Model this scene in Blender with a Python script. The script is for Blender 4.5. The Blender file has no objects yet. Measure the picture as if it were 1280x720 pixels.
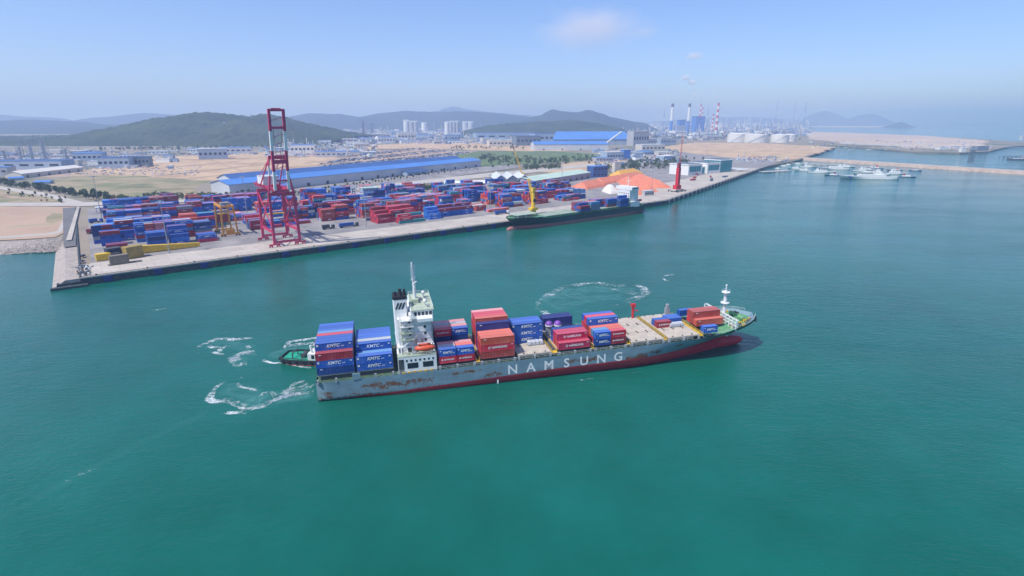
import bpy, math, random
from mathutils import Vector, Matrix, Euler, noise
R = math.radians
sc = bpy.context.scene
C = sc.collection
rnd = random.Random(7)

# ------------------------------------------------------------------ camera
CAMH = 91.0; F = 690.0; PITCH = math.atan(208.0 / F)
cam = bpy.data.cameras.new('camera'); camo = bpy.data.objects.new('camera', cam); C.objects.link(camo)
camo.location = (0, 0, CAMH); camo.rotation_euler = (math.pi / 2 - PITCH, 0, 0)
cam.sensor_width = 36; cam.lens = 36 * F / 1280; cam.clip_start = 1; cam.clip_end = 120000
sc.camera = camo
# ------------------------------------------------------------------ sky and sun
SUN_AZ = (-0.80, -0.60); SUN_EL = R(57)
w = bpy.data.worlds.new('World'); sc.world = w; w.use_nodes = True
wn = w.node_tree.nodes; wl = w.node_tree.links
sky = wn.new('ShaderNodeTexSky'); sky.sky_type = 'NISHITA'; sky.sun_disc = False
sky.sun_elevation = SUN_EL; sky.sun_rotation = math.atan2(SUN_AZ[0], SUN_AZ[1])
sky.altitude = 0; sky.air_density = 0.9; sky.dust_density = 1.0; sky.ozone_density = 9.0
tint = wn.new('ShaderNodeMix'); tint.data_type = 'RGBA'; tint.blend_type = 'MULTIPLY'; tint.inputs[0].default_value = 1.0; tint.inputs[7].default_value = (1.07, .98, 1.05, 1)
wl.new(sky.outputs[0], tint.inputs[6]); wl.new(tint.outputs[2], wn['Background'].inputs[0]); wn['Background'].inputs[1].default_value = 0.15
sd_ = bpy.data.lights.new('sun', 'SUN'); sd_.energy = 3.8; sd_.angle = R(0.53); sd_.color = (1.0, 0.97, 0.925)
suno = bpy.data.objects.new('sun', sd_); C.objects.link(suno)
sdir = Vector((SUN_AZ[0] * math.cos(SUN_EL), SUN_AZ[1] * math.cos(SUN_EL), math.sin(SUN_EL)))
suno.rotation_euler = sdir.to_track_quat('Z', 'Y').to_euler(); suno.location = (0, 0, 900)
vs = sc.view_settings; vs.view_transform = 'Standard'; vs.look = 'None'; vs.exposure = 0.25; vs.gamma = 1.0
vs.use_curve_mapping = False
sc.cycles.use_denoising = True
sc.cycles.max_bounces = 6; sc.cycles.volume_bounces = 3; sc.cycles.transparent_max_bounces = 12
sc.cycles.caustics_reflective = False; sc.cycles.caustics_refractive = False

# ------------------------------------------------------------------ geometry of the view: a pixel of the photo -> a point on a level
_c, _s = math.cos(PITCH), math.sin(PITCH)
ZG = 4.5
def at(px, py, z=ZG):
    u = (px - 640) / F; v = (360 - py) / F
    t = (z - CAMH) / (-_s + v * _c)
    return Vector((u * t, (_c + v * _s) * t, z))
def pix(p):
    dz = p[2] - CAMH; d = p[1] * _c - dz * _s; q = p[1] * _s + dz * _c
    return 640 + F * p[0] / d, 360 - F * q / d
def zat(py, Y):                                    # height of a point at ground distance Y seen on row py
    v = (360 - py) / F
    return CAMH + Y * (-_s + v * _c) / (_c + v * _s)
def mpp(p): return (p[1] * _c - (p[2] - CAMH) * _s) / F
QC = at(100, 347.4); QB = at(832, 250.6)
_q = (QB - QC).normalized(); QA = math.atan2(_q.y, _q.x); QN = Vector((-_q.y, _q.x, 0))
def quay(s, d, z=ZG):
    p = QC + _q * s + QN * d
    return Vector((p.x, p.y, z))
def sd(px, py, z=ZG):
    p = at(px, py, z) - QC
    return p.x * _q.x + p.y * _q.y, p.x * QN.x + p.y * QN.y

# ------------------------------------------------------------------ helpers
class MB:
    def __init__(self): self.v = []; self.f = []; self.m = []
    def add(self, vs, fs, mi=0):
        o = len(self.v); self.v += [tuple(q) for q in vs]
        for f in fs: self.f.append([i + o for i in f]); self.m.append(mi)
    def box(self, x0, x1, y0, y1, z0, z1, mi=0):
        self.add([(x0,y0,z0),(x1,y0,z0),(x1,y1,z0),(x0,y1,z0),(x0,y0,z1),(x1,y0,z1),(x1,y1,z1),(x0,y1,z1)],
                 [(3,2,1,0),(4,5,6,7),(0,1,5,4),(1,2,6,5),(2,3,7,6),(3,0,4,7)], mi); return self
    def bar(self, a, b, w, h=None, mi=0, up=(0,0,1)):
        a = Vector(a); b = Vector(b); h = h or w; d = (b - a).normalized(); u = Vector(up)
        if abs(d.dot(u)) > .98: u = Vector((1,0,0))
        x = d.cross(u).normalized(); y = x.cross(d)
        x *= w / 2; y *= h / 2
        self.add([a-x-y,a+x-y,a+x+y,a-x+y,b-x-y,b+x-y,b+x+y,b-x+y],
                 [(3,2,1,0),(4,5,6,7),(0,1,5,4),(1,2,6,5),(2,3,7,6),(3,0,4,7)], mi); return self
    def cyl(self, a, b, r0, r1=None, n=10, mi=0, cap=True):
        a = Vector(a); b = Vector(b); r1 = r0 if r1 is None else r1; d = (b - a).normalized()
        u = Vector((0,0,1)) if abs(d.z) < .9 else Vector((1,0,0))
        x = d.cross(u).normalized(); y = d.cross(x)
        vs = []
        for p, r in ((a, r0), (b, r1)):
            for i in range(n):
                t = 2 * math.pi * i / n; vs.append(p + x * (r * math.cos(t)) + y * (r * math.sin(t)))
        fs = [(i, i + n, (i + 1) % n + n, (i + 1) % n) for i in range(n)]
        if cap: fs += [tuple(range(n)), tuple(range(2 * n - 1, n - 1, -1))]
        self.add(vs, fs, mi); return self
    def prism(self, poly, z0, z1, mi=0, top=None):
        n = len(poly); a = sum(poly[i][0]*poly[(i+1)%n][1]-poly[(i+1)%n][0]*poly[i][1] for i in range(n))
        if a < 0: poly = poly[::-1]
        self.add([(p[0],p[1],z0) for p in poly] + [(p[0],p[1],z1) for p in poly],
                 [(i,(i+1)%n,(i+1)%n+n,i+n) for i in range(n)], mi)
        self.add([(p[0],p[1],z1) for p in poly], [tuple(range(n))], mi if top is None else top); return self
    def gable(self, x0, x1, y0, y1, z0, z1, mi=0, t=.25):   # two thick roof slabs, ridge along x
        ym = (y0 + y1) / 2
        for ya in (y0, y1):
            self.add([(x0,ya,z0),(x1,ya,z0),(x1,ym,z1),(x0,ym,z1),(x0,ya,z0+t),(x1,ya,z0+t),(x1,ym,z1+t),(x0,ym,z1+t)],
                     [(3,2,1,0),(4,5,6,7),(0,1,5,4),(1,2,6,5),(2,3,7,6),(3,0,4,7)], mi)
        return self
    def gable_wall(self, x0, x1, y0, y1, z0, ze, zr, mi=0):
        ym = (y0 + y1) / 2
        self.add([(x0,y0,z0),(x1,y0,z0),(x1,y1,z0),(x0,y1,z0),(x0,y0,ze),(x1,y0,ze),(x1,y1,ze),(x0,y1,ze),(x0,ym,zr),(x1,ym,zr)],
                 [(0,1,5,4),(2,3,7,6),(1,2,6,9,5),(3,0,4,8,7)], mi); return self
    def ball(self, c, rx, ry=None, rz=None, n=8, k=6, mi=0):
        ry = ry or rx; rz = rz or rx; vs = []; fs = []
        for j in range(k + 1):
            p = math.pi * j / k
            for i in range(n):
                t = 2 * math.pi * i / n
                vs.append((c[0]+rx*math.sin(p)*math.cos(t), c[1]+ry*math.sin(p)*math.sin(t), c[2]+rz*math.cos(p)))
        for j in range(k):
            for i in range(n): fs.append((j*n+i, (j+1)*n+i, (j+1)*n+(i+1)%n, j*n+(i+1)%n))
        self.add(vs, fs, mi); return self
    def truss(self, a, b, w, h, n, t=.12, mi=0):            # lattice boom between two points
        a = Vector(a); b = Vector(b); d = (b - a).normalized(); u = Vector((0,0,1)) if abs(d.z) < .9 else Vector((0,1,0))
        x = d.cross(u).normalized(); y = x.cross(d)
        def P(i, sx, sy):
            k = i / n; return a.lerp(b, k) + x * (sx * w / 2) + y * (sy * h / 2)
        cs = [(1,1),(1,-1),(-1,-1),(-1,1)]
        for sx, sy in cs: self.bar(P(0,sx,sy), P(n,sx,sy), t * 1.4, mi=mi)
        for i in range(n):
            for j in range(4):
                p = cs[j]; q = cs[(j+1)%4]
                self.bar(P(i,*p), P(i+1,*q), t, mi=mi)
                if i: self.bar(P(i,*p), P(i,*q), t, mi=mi)
        return self
    def mesh(self, name, mats, smooth=False):
        me = bpy.data.meshes.new(name); me.from_pydata(self.v, [], self.f)
        for m_ in (mats if isinstance(mats, (list, tuple)) else [mats]): me.materials.append(m_)
        if any(self.m): me.polygons.foreach_set('material_index', self.m)
        if smooth: me.polygons.foreach_set('use_smooth', [True] * len(me.polygons))
        me.update(); return me
    def build(self, name, mats, parent=None, smooth=False, loc=None, rot=None):
        return link(name, self.mesh(name, mats, smooth), parent, loc, rot)
def link(name, me, parent=None, loc=None, rot=None):
    o = bpy.data.objects.new(name, me); C.objects.link(o)
    if parent is not None: o.parent = parent
    if loc is not None: o.location = loc
    if rot is not None: o.rotation_euler = rot if hasattr(rot, '__len__') else (0, 0, rot)
    return o
def tag(o, label=None, cat=None, group=None, kind=None):
    if label: o['label'] = label
    if cat: o['category'] = cat
    if group: o['group'] = group
    if kind: o['kind'] = kind
    return o
def thing(name, label, cat, loc=(0,0,0), rot=0, group=None):
    return tag(link(name, None, None, loc, rot), label, cat, group)
def copy_thing(o, loc, rot, label=None, group=None):
    def cp(s, par):
        c = s.copy(); C.objects.link(c); c.parent = par
        for ch in s.children: cp(ch, c)
        return c
    c = cp(o, None); c.location = loc; c.rotation_euler = rot if hasattr(rot, '__len__') else (0, 0, rot)
    if label: c['label'] = label
    if group: c['group'] = group
    return c

# ------------------------------------------------------------------ materials
def nd(nt, typ, props=None, **ins):
    n = nt.nodes.new('ShaderNode' + typ)
    for k, v in (props or {}).items(): setattr(n, k, v)
    for k, v in ins.items():
        key = int(k[1:]) if k[0] == 'i' and k[1:].isdigit() else k.replace('_', ' ')
        s = n.inputs[key]
        if isinstance(v, bpy.types.NodeSocket): nt.links.new(v, s)
        else: s.default_value = v
    return n
def math_(nt, op, a, b=0.0, clamp=False):
    return nd(nt, 'Math', {'operation': op, 'use_clamp': clamp}, i0=a, i1=b).outputs[0]
def ramp(nt, fac, a, b):
    return nd(nt, 'MapRange', {'clamp': True}, i0=fac, i1=a, i2=b).outputs[0]
def mix(nt, fac, a, b):
    n = nt.nodes.new('ShaderNodeMix'); n.data_type = 'RGBA'
    for i, v in ((0, fac), (6, a), (7, b)):
        if isinstance(v, bpy.types.NodeSocket): nt.links.new(v, n.inputs[i])
        else: n.inputs[i].default_value = v if i == 0 else (*v[:3], 1)
    return n.outputs[2]
def newmat(name):
    m = bpy.data.materials.new(name); m.use_nodes = True
    return m, m.node_tree, m.node_tree.nodes['Principled BSDF']
def noise_(nt, vec, scale, detail=3, rough=.55):
    return nd(nt, 'TexNoise', None, Vector=vec, Scale=scale, Detail=detail, Roughness=rough).outputs[0]
_mats = {}
def pm(name, col, rough=.6, var=.18, scale=.25, col2=None, scale2=None, amt2=.5, metal=0, bump=0, bscale=2.0, spec=.4):
    """paint or ground of one colour with uneven tone and, if col2 is given, patches of a second colour"""
    if name in _mats: return _mats[name]
    m, nt, b = newmat(name)
    pos = nd(nt, 'NewGeometry').outputs['Position']
    n1 = noise_(nt, pos, scale, 5, .6)
    f = ramp(nt, n1, .3, .7)
    c = mix(nt, f, [x * (1 - var) for x in col], [min(1, x * (1 + var)) for x in col])
    if col2 is not None:
        n2 = noise_(nt, pos, scale2 or scale * .3, 6, .65)
        c = mix(nt, ramp(nt, n2, amt2 - .09, amt2 + .09), c, col2)
    nt.links.new(c, b.inputs['Base Color'])
    b.inputs['Roughness'].default_value = rough; b.inputs['Metallic'].default_value = metal
    b.inputs['Specular IOR Level'].default_value = spec
    if bump:
        bp = nd(nt, 'Bump', None, Strength=.6, Distance=bump, Height=noise_(nt, pos, bscale, 4, .6))
        nt.links.new(bp.outputs[0], b.inputs['Normal'])
    _mats[name] = m; return m
def container_mat(name, use_attr):
    m, nt, b = newmat(name)
    pos = nd(nt, 'NewGeometry').outputs['Position']
    if use_attr: col = nd(nt, 'Attribute', {'attribute_name': 'tint'}).outputs['Color']
    else: col = nd(nt, 'ObjectInfo').outputs['Color']
    hs = nd(nt, 'HueSaturation', None, Saturation=.72, Value=1.5, Color=col).outputs[0]
    fade = ramp(nt, noise_(nt, pos, .35, 5, .6), .42, .75)
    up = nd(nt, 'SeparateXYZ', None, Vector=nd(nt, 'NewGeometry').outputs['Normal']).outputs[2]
    topf = math_(nt, 'MULTIPLY', ramp(nt, up, .6, .9), .42)          # roofs chalk first; sunlit lightness is also painted into upward faces
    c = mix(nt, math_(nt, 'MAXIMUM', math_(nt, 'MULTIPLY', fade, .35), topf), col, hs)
    st = nd(nt, 'Mapping', None, Vector=pos, Scale=(1.2, 1.2, .18)).outputs[0]
    rust = ramp(nt, noise_(nt, st, 1.0, 6, .7), .66, .76)
    c = mix(nt, math_(nt, 'MULTIPLY', rust, .6), c, (.12, .05, .03))
    nt.links.new(c, b.inputs['Base Color']); b.inputs['Roughness'].default_value = .5
    b.inputs['Specular IOR Level'].default_value = .35
    return m
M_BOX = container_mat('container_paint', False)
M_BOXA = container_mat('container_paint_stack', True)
def water_mat():
    m, nt, b = newmat('sea_water')
    pos = nd(nt, 'NewGeometry').outputs['Position']
    n1 = noise_(nt, pos, .006, 4, .6); n2 = noise_(nt, pos, .05, 4, .6)
    f = math_(nt, 'ADD', math_(nt, 'MULTIPLY', n1, .7), math_(nt, 'MULTIPLY', n2, .3))
    c = mix(nt, ramp(nt, f, .36, .64), (.003, .090, .063), (.006, .134, .102))
    nt.links.new(c, b.inputs['Base Color'])
    wind = ramp(nt, noise_(nt, nd(nt, 'Mapping', None, Vector=pos, Rotation=(0, 0, R(30)), Scale=(.6, 1.6, 1)).outputs[0], .012, 5, .6), .38, .66)
    nt.links.new(math_(nt, 'ADD', .035, math_(nt, 'MULTIPLY', wind, .07)), b.inputs['Roughness']); b.inputs['IOR'].default_value = 1.33
    st = nd(nt, 'Mapping', None, Vector=pos, Rotation=(0, 0, R(25)), Scale=(.7, 1.5, 1)).outputs[0]
    h = math_(nt, 'ADD', math_(nt, 'MULTIPLY', noise_(nt, st, .8, 4, .6), math_(nt, 'ADD', .5, math_(nt, 'MULTIPLY', wind, .6))), math_(nt, 'ADD', math_(nt, 'MULTIPLY', noise_(nt, st, .30, 3, .5), .7), math_(nt, 'MULTIPLY', noise_(nt, st, .10, 2, .5), .7)))
    bp = nd(nt, 'Bump', None, Strength=.55, Distance=.48, Height=h)
    nt.links.new(bp.outputs[0], b.inputs['Normal'])
    return m
M_SEA = water_mat()
def foam_mat():
    m, nt, b = newmat('foam')
    pos = nd(nt, 'NewGeometry').outputs['Position']
    d = nd(nt, 'Attribute', {'attribute_name': 'dens'}).outputs['Fac']
    v = nd(nt, 'TexVoronoi', {'feature': 'DISTANCE_TO_EDGE'}, Vector=nd(nt, 'VectorMath', {'operation': 'ADD'}, i0=pos, i1=nd(nt, 'VectorMath', {'operation': 'SCALE'}, i0=nd(nt, 'TexNoise', None, Vector=pos, Scale=.5, Detail=3.0).outputs['Color'], Scale=3.0).outputs[0]).outputs[0], Scale=.45).outputs['Distance']
    lace = ramp(nt, v, .22, .0)
    n = noise_(nt, pos, .75, 7, .75); n3 = noise_(nt, pos, .11, 3, .6)
    a = math_(nt, 'ADD', math_(nt, 'ADD', d, math_(nt, 'MULTIPLY', lace, .42)), math_(nt, 'ADD', math_(nt, 'MULTIPLY', math_(nt, 'SUBTRACT', n, .5), 1.7), math_(nt, 'MULTIPLY', math_(nt, 'SUBTRACT', n3, .5), 2.4)))
    a = math_(nt, 'MULTIPLY', ramp(nt, a, .30, 1.35), .92)
    b.inputs['Base Color'].default_value = (.82, .87, .88, 1); b.inputs['Roughness'].default_value = .8
    nt.links.new(a, b.inputs['Alpha'])
    return m
M_FOAM = foam_mat()
def aer_mat():
    m, nt, b = newmat('aerated_water')
    pos = nd(nt, 'NewGeometry').outputs['Position']
    d = nd(nt, 'Attribute', {'attribute_name': 'dens'}).outputs['Fac']
    n = ramp(nt, noise_(nt, pos, .12, 6, .7), .32, .75)
    a = math_(nt, 'MULTIPLY', math_(nt, 'MULTIPLY', math_(nt, 'MAXIMUM', d, 0.0), n), .60)
    b.inputs['Base Color'].default_value = (.16, .46, .42, 1); b.inputs['Roughness'].default_value = .35
    nt.links.new(a, b.inputs['Alpha']); return m
M_AER = aer_mat()
def hull_mat(name, col, spots, seed=0.0, amount=.60):
    """painted steel; rust where the plating has been scraped (spots: x, z, rx, rz in the hull's own frame)"""
    m, nt, b = newmat(name)
    oc = nd(nt, 'TexCoord').outputs['Object']
    xyz = nd(nt, 'SeparateXYZ', None, Vector=oc).outputs
    base = mix(nt, ramp(nt, noise_(nt, nd(nt, 'Mapping', None, Vector=oc, Location=(seed, 0, 0), Scale=(.25, .25, .6)).outputs[0], 1.0, 6, .65), .3, .7), [x * .82 for x in col], [x * 1.13 for x in col])
    stain = ramp(nt, noise_(nt, nd(nt, 'Mapping', None, Vector=oc, Scale=(.9, .9, .10)).outputs[0], 1.0, 5, .65), .52, .72)
    base = mix(nt, math_(nt, 'MULTIPLY', stain, .30), base, (.20, .17, .14))
    msk = None
    for (x, z, rx, rz) in spots:
        dx = math_(nt, 'DIVIDE', math_(nt, 'SUBTRACT', xyz[0], x), rx); dz = math_(nt, 'DIVIDE', math_(nt, 'SUBTRACT', xyz[2], z), rz)
        e = math_(nt, 'SUBTRACT', 1.0, math_(nt, 'ADD', math_(nt, 'MULTIPLY', dx, dx), math_(nt, 'MULTIPLY', dz, dz)), True)
        msk = e if msk is None else math_(nt, 'MAXIMUM', msk, e)
    rn = noise_(nt, nd(nt, 'Mapping', None, Vector=oc, Scale=(.55, .55, .75)).outputs[0], 1.0, 8, .75)
    if msk is not None: rn = math_(nt, 'ADD', rn, math_(nt, 'MULTIPLY', msk, .20))
    c = mix(nt, ramp(nt, rn, amount + .06, amount + .13), base, (.16, .075, .04))
    nt.links.new(c, b.inputs['Base Color']); b.inputs['Roughness'].default_value = .5
    b.inputs['Specular IOR Level'].default_value = .35
    return m
def glass_mat(name, col=(.02, .03, .04)):
    m, nt, b = newmat(name); b.inputs['Base Color'].default_value = (*col, 1); b.inputs['Roughness'].default_value = .08
    return m
M_WHITE = pm('white_paint', (.74, .75, .73), .5, .10, .5, (.50, .44, .36), 1.3, .69)
M_SHIPW = pm('ship_white', (.74, .745, .73), .5, .08, .4, (.52, .42, .32), .9, .70)
M_GLASS = glass_mat('dark_glass'); M_TGLASS = glass_mat('teal_glass', (.04, .26, .28))
M_BLACK = pm('black_rubber', (.02, .02, .022), .7)
M_DARK = pm('dark_steel', (.07, .075, .08), .55)
M_STEEL = pm('grey_steel', (.30, .32, .34), .5, .15, .5)
M_GRN = pm('green_deck', (.10, .30, .14), .6, .25, .4, (.28, .25, .18), .8, .62)
M_DKG = pm('dark_green_deck', (.05, .11, .07), .7, .3, .5, (.20, .18, .12), .9, .62)
M_RAIL = pm('pale_rail', (.62, .66, .62), .5)
M_YEL = pm('yellow_paint', (.72, .46, .03), .5, .15, .6, (.25, .14, .05), .8, .68)
M_ORG = pm('orange_paint', (.66, .30, .05), .5, .15, .6, (.25, .12, .05), .8, .68)
M_CRIM = pm('crimson_paint', (.56, .04, .12), .5, .18, .3, (.40, .10, .12), .9, .62)
M_CWHT = pm('crane_white', (.76, .76, .74), .5, .08, .4)
M_RED = pm('red_paint', (.55, .03, .035), .45, .15, .6)
M_HATCH = pm('hatch_beige', (.50, .44, .36), .7, .16, .5, (.33, .25, .19), 1.1, .62)
def apron_mat():
    m, nt, b = newmat('apron_concrete')
    pos = nd(nt, 'NewGeometry').outputs['Position']
    c = mix(nt, ramp(nt, noise_(nt, pos, .06, 5, .65), .3, .7), (.42, .37, .315), (.56, .50, .43))
    st = nd(nt, 'Mapping', {'vector_type': 'TEXTURE'}, Vector=pos, Rotation=(0, 0, QA), Scale=(40, 1.1, 1)).outputs[0]
    c = mix(nt, math_(nt, 'MULTIPLY', ramp(nt, noise_(nt, st, 1.0, 5, .7), .54, .74), .6), c, (.24, .215, .19))      # tyre tracks along the berth
    c = mix(nt, math_(nt, 'MULTIPLY', ramp(nt, noise_(nt, pos, .16, 6, .7), .60, .70), .55), c, (.20, .18, .165))    # oil and rust spots
    br = nd(nt, 'TexBrick', {'offset': 0.0}, Vector=nd(nt, 'Mapping', {'vector_type': 'TEXTURE'}, Vector=pos, Rotation=(0, 0, QA)).outputs[0], Color1=(1, 1, 1, 1), Color2=(.9, .9, .9, 1), Mortar=(.62, .6, .58, 1), Scale=1.0)
    br.inputs['Brick Width'].default_value = 9.0; br.inputs['Row Height'].default_value = 7.0; br.inputs['Mortar Size'].default_value = .10
    n = nt.nodes.new('ShaderNodeMix'); n.data_type = 'RGBA'; n.blend_type = 'MULTIPLY'; n.inputs[0].default_value = 1.0
    nt.links.new(c, n.inputs[6]); nt.links.new(br.outputs[0], n.inputs[7])
    nt.links.new(n.outputs[2], b.inputs['Base Color']); b.inputs['Roughness'].default_value = .85
    return m
M_CONC = apron_mat()
M_YARD = pm('yard_asphalt', (.24, .225, .22), .85, .22, .06, (.35, .32, .295), .05, .58)
M_ASPH = pm('asphalt', (.15, .145, .14), .85, .15, .05)
M_PAVE = pm('light_paving', (.45, .41, .36), .85, .12, .05)
M_LINE = pm('white_line', (.66, .66, .62), .7, .12, 1.0)
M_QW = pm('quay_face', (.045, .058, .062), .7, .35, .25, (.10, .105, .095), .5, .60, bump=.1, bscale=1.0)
M_FEND = pm('fender_blue', (.015, .038, .18), .6, .3, .6, (.05, .05, .05), .8, .6)
M_LAND = pm('far_ground', (.30, .25, .19), .9, .30, .012, (.09, .115, .06), .006, .54)
M_TAN = pm('bare_earth', (.52, .37, .23), .9, .20, .04, (.36, .24, .14), .012, .57)
M_TRACK = pm('track_earth', (.32, .22, .14), .9, .2, .05, (.46, .34, .22), .03, .55)
M_DIRT = pm('pink_dirt', (.44, .30, .21), .9, .15, .015, (.36, .30, .19), .03, .57)
M_GRASS = pm('dry_grass', (.18, .185, .09), .9, .30, .04, (.36, .28, .17), .016, .50)
M_GREEN = pm('green_field', (.10, .155, .055), .9, .25, .02, (.17, .19, .08), .015, .55)
M_SAND = pm('sand_flat', (.52, .40, .30), .9, .15, .002, (.42, .34, .29), .004, .55)
M_ROCK = pm('rip_rap', (.36, .31, .27), .9, .3, .4, bump=.3, bscale=.8)
M_BROOF = pm('blue_roof', (.085, .225, .56), .45, .12, .02)
M_DBROOF = pm('deep_blue_roof', (.05, .115, .30), .45, .15, .03)
M_BWALL = pm('bluish_wall', (.32, .40, .50), .7, .1, .05)
M_GWALL = pm('grey_wall', (.40, .40, .41), .75, .12, .05)
M_CREAM = pm('cream_wall', (.58, .54, .47), .75, .1, .05)
M_PGREEN = pm('pale_green_roof', (.46, .58, .48), .6, .1, .05)
M_DGREY = pm('shed_grey', (.16, .20, .24), .6, .15, .06)
M_BROOF2 = pm('light_blue_roof', (.12, .30, .62), .45, .12, .02)
M_LGREY = pm('pale_metal', (.55, .57, .60), .5, .12, .03)
M_TARP = pm('orange_tarp', (.66, .185, .095), .7, .18, .2, (.55, .25, .17), .3, .55, bump=.5, bscale=.3)
M_TARPY = pm('ochre_tarp', (.68, .36, .06), .7, .12, .12, bump=.3, bscale=.25)
M_SALT = pm('white_heap', (.66, .62, .57), .85, .08, .08)
M_TANK = pm('tank_white', (.72, .70, .67), .6, .06, .02)
M_PBLUE = pm('plant_blue', (.07, .20, .55), .55, .15, .02)
M_TRUNK = pm('bark', (.12, .085, .06), .9)
M_WOOD = pm('dark_timber', (.10, .07, .05), .8)
def leaf_mat(name, a, b_):
    m, nt, b = newmat(name)
    pos = nd(nt, 'NewGeometry').outputs['Position']
    ri = nd(nt, 'ObjectInfo').outputs['Random']
    f = math_(nt, 'ADD', math_(nt, 'MULTIPLY', noise_(nt, pos, .5, 3), .7), math_(nt, 'MULTIPLY', ri, .4))
    nt.links.new(mix(nt, ramp(nt, f, .25, .85), a, b_), b.inputs['Base Color'])
    b.inputs['Roughness'].default_value = .7; b.inputs['Specular IOR Level'].default_value = .2
    return m
M_LEAF = leaf_mat('foliage', (.045, .08, .026), (.11, .155, .05))
M_LEAF2 = leaf_mat('pale_foliage', (.07, .09, .04), (.15, .16, .07))
def forest_mat(name, a, b_):
    m, nt, b = newmat(name)
    pos = nd(nt, 'NewGeometry').outputs['Position']
    f = math_(nt, 'ADD', math_(nt, 'MULTIPLY', noise_(nt, pos, .006, 4), .5), math_(nt, 'MULTIPLY', noise_(nt, pos, .07, 4, .7), .6))
    nt.links.new(mix(nt, ramp(nt, f, .35, .72), a, b_), b.inputs['Base Color'])
    b.inputs['Roughness'].default_value = .9; b.inputs['Specular IOR Level'].default_value = .1
    bp = nd(nt, 'Bump', None, Strength=.8, Distance=8.0, Height=noise_(nt, pos, .07, 4, .7))
    nt.links.new(bp.outputs[0], b.inputs['Normal'])
    return m
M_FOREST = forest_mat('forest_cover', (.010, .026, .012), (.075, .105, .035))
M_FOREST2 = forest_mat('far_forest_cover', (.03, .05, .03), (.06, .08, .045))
# ================================================================== the setting
def struct(o): o['kind'] = 'structure'; return o
FAR = 30000.0
o = MB(); o.add([(-FAR, -3000, 0), (FAR, -3000, 0), (FAR, FAR, 0), (-FAR, FAR, 0)], [(0, 1, 2, 3)])
struct(o.build('sea', M_SEA))
def P2(lst, z=ZG): return [tuple(at(x, y, z)[:2]) for x, y in lst]
# mainland: quay corner, along the quay, round the boat basin, the tan field, the peninsula, then the far coast
qe = at(949, 211)
main = [tuple(quay(0, 0)[:2]), tuple(QB[:2]), tuple(qe[:2])] + P2([(962, 207), (985, 203), (1001, 199), (1044, 183.5), (1030, 181), (1060, 183), (1100, 186), (1150, 190), (1200, 191), (1236, 189), (1262, 183), (1290, 181.5), (1330, 180), (1330, 178), (1262, 176.5), (1240, 174.5), (1200, 172.5), (1160, 170.5), (1100, 168), (1050, 166), (1015, 164.5), (1008, 160), (1012, 157)])
main += [(9000, 15500), (7000, 29000), (-29000, 29000), (-29000, 1200), (-1500, 700)] + P2([(-60, 303), (0, 302), (40, 300), (78, 297)]) + [tuple(quay(0, 262)[:2])]
mb = MB(); mb.prism(main, -7, ZG)
struct(mb.build('port_ground', [M_LAND]))
_zl = [0]
def zone(name, poly, mat, k=None):
    _zl[0] += 1
    if mat in (M_TAN, M_DIRT, M_GRASS, M_GREEN, M_SAND):          # natural ground has ragged borders
        out = []
        for i in range(len(poly)):
            a, b = Vector(poly[i]), Vector(poly[(i + 1) % len(poly)]); ln = (b - a).length; n_ = max(1, min(40, int(ln / 12))); nv = Vector((-(b - a).y, (b - a).x)).normalized()
            for k_ in range(n_):
                p = a.lerp(b, k_ / n_); out.append(tuple(p + nv * (noise.fractal(Vector((p.x * .02, p.y * .02, len(name))), 1, 2, 4) * min(22, ln * .06))))
        poly = out
    z = ZG + .05 + .02 * _zl[0] if k is None else ZG + k
    m = MB(); n = len(poly); a = sum(poly[i][0]*poly[(i+1)%n][1]-poly[(i+1)%n][0]*poly[i][1] for i in range(n))
    if a < 0: poly = poly[::-1]
    m.add([(p[0], p[1], z) for p in poly], [tuple(range(n))])
    return struct(m.build(name, mat))
def Q(lst): return [tuple(quay(s, d)[:2]) for s, d in lst]
zone('earthworks_field', P2([(130, 208), (200, 196), (300, 192), (400, 188), (480, 190), (470, 204), (380, 212), (300, 226), (262, 226), (140, 219), (105, 214)]), M_TAN)
zone('meadow', P2([(40, 228), (120, 217), (262, 226), (240, 236), (262, 246), (160, 251), (120, 250)]), M_GRASS)
zone('bare_plot', P2([(-40, 212), (60, 222), (130, 219), (120, 213), (60, 210), (-40, 206)]), M_DIRT)
zone('storage_lot', P2([(395, 203), (450, 190), (520, 184), (590, 190), (575, 198), (470, 210), (400, 214)]), M_DIRT)
for i_, (xa, ya, xb, yb) in enumerate(((150, 214, 300, 201), (190, 220, 330, 205), (235, 223, 370, 208), (170, 205, 260, 225), (255, 197, 300, 214), (330, 195, 345, 210), (210, 200, 420, 194), (300, 218, 420, 203))):
    zone('haul_track', P2([(xa, ya), (xb, yb), (xb + 4, yb + .5), (xa + 5, ya + .8)]), M_TRACK)
zone('dry_field', P2([(430, 188), (470, 181), (560, 178), (660, 182), (740, 186), (690, 190), (600, 188), (520, 185)]), M_TAN)
zone('green_field', P2([(560, 196), (600, 189), (690, 189), (770, 194), (750, 200), (640, 206), (610, 208)]), M_GREEN)
zone('sand_lot', P2([(655, 214), (700, 205), (775, 199), (785, 207), (760, 213), (690, 216)]), M_TAN)
zone('terminal_field', P2([(825, 184), (870, 178), (950, 179), (1030, 183), (1046, 184), (1000, 198), (975, 202), (900, 196), (850, 190)]), M_TAN)
zone('terminal_lot', P2([(760, 212), (800, 196), (850, 190), (900, 196), (975, 202), (950, 211), (890, 226), (840, 232), (780, 230)]), M_YARD)
zone('sand_spit', P2([(1010, 164.5), (1060, 166), (1110, 168), (1160, 170), (1200, 173), (1235, 176), (1225, 183), (1180, 187), (1100, 182), (1050, 178), (1010, 174)]), M_SAND)
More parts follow.
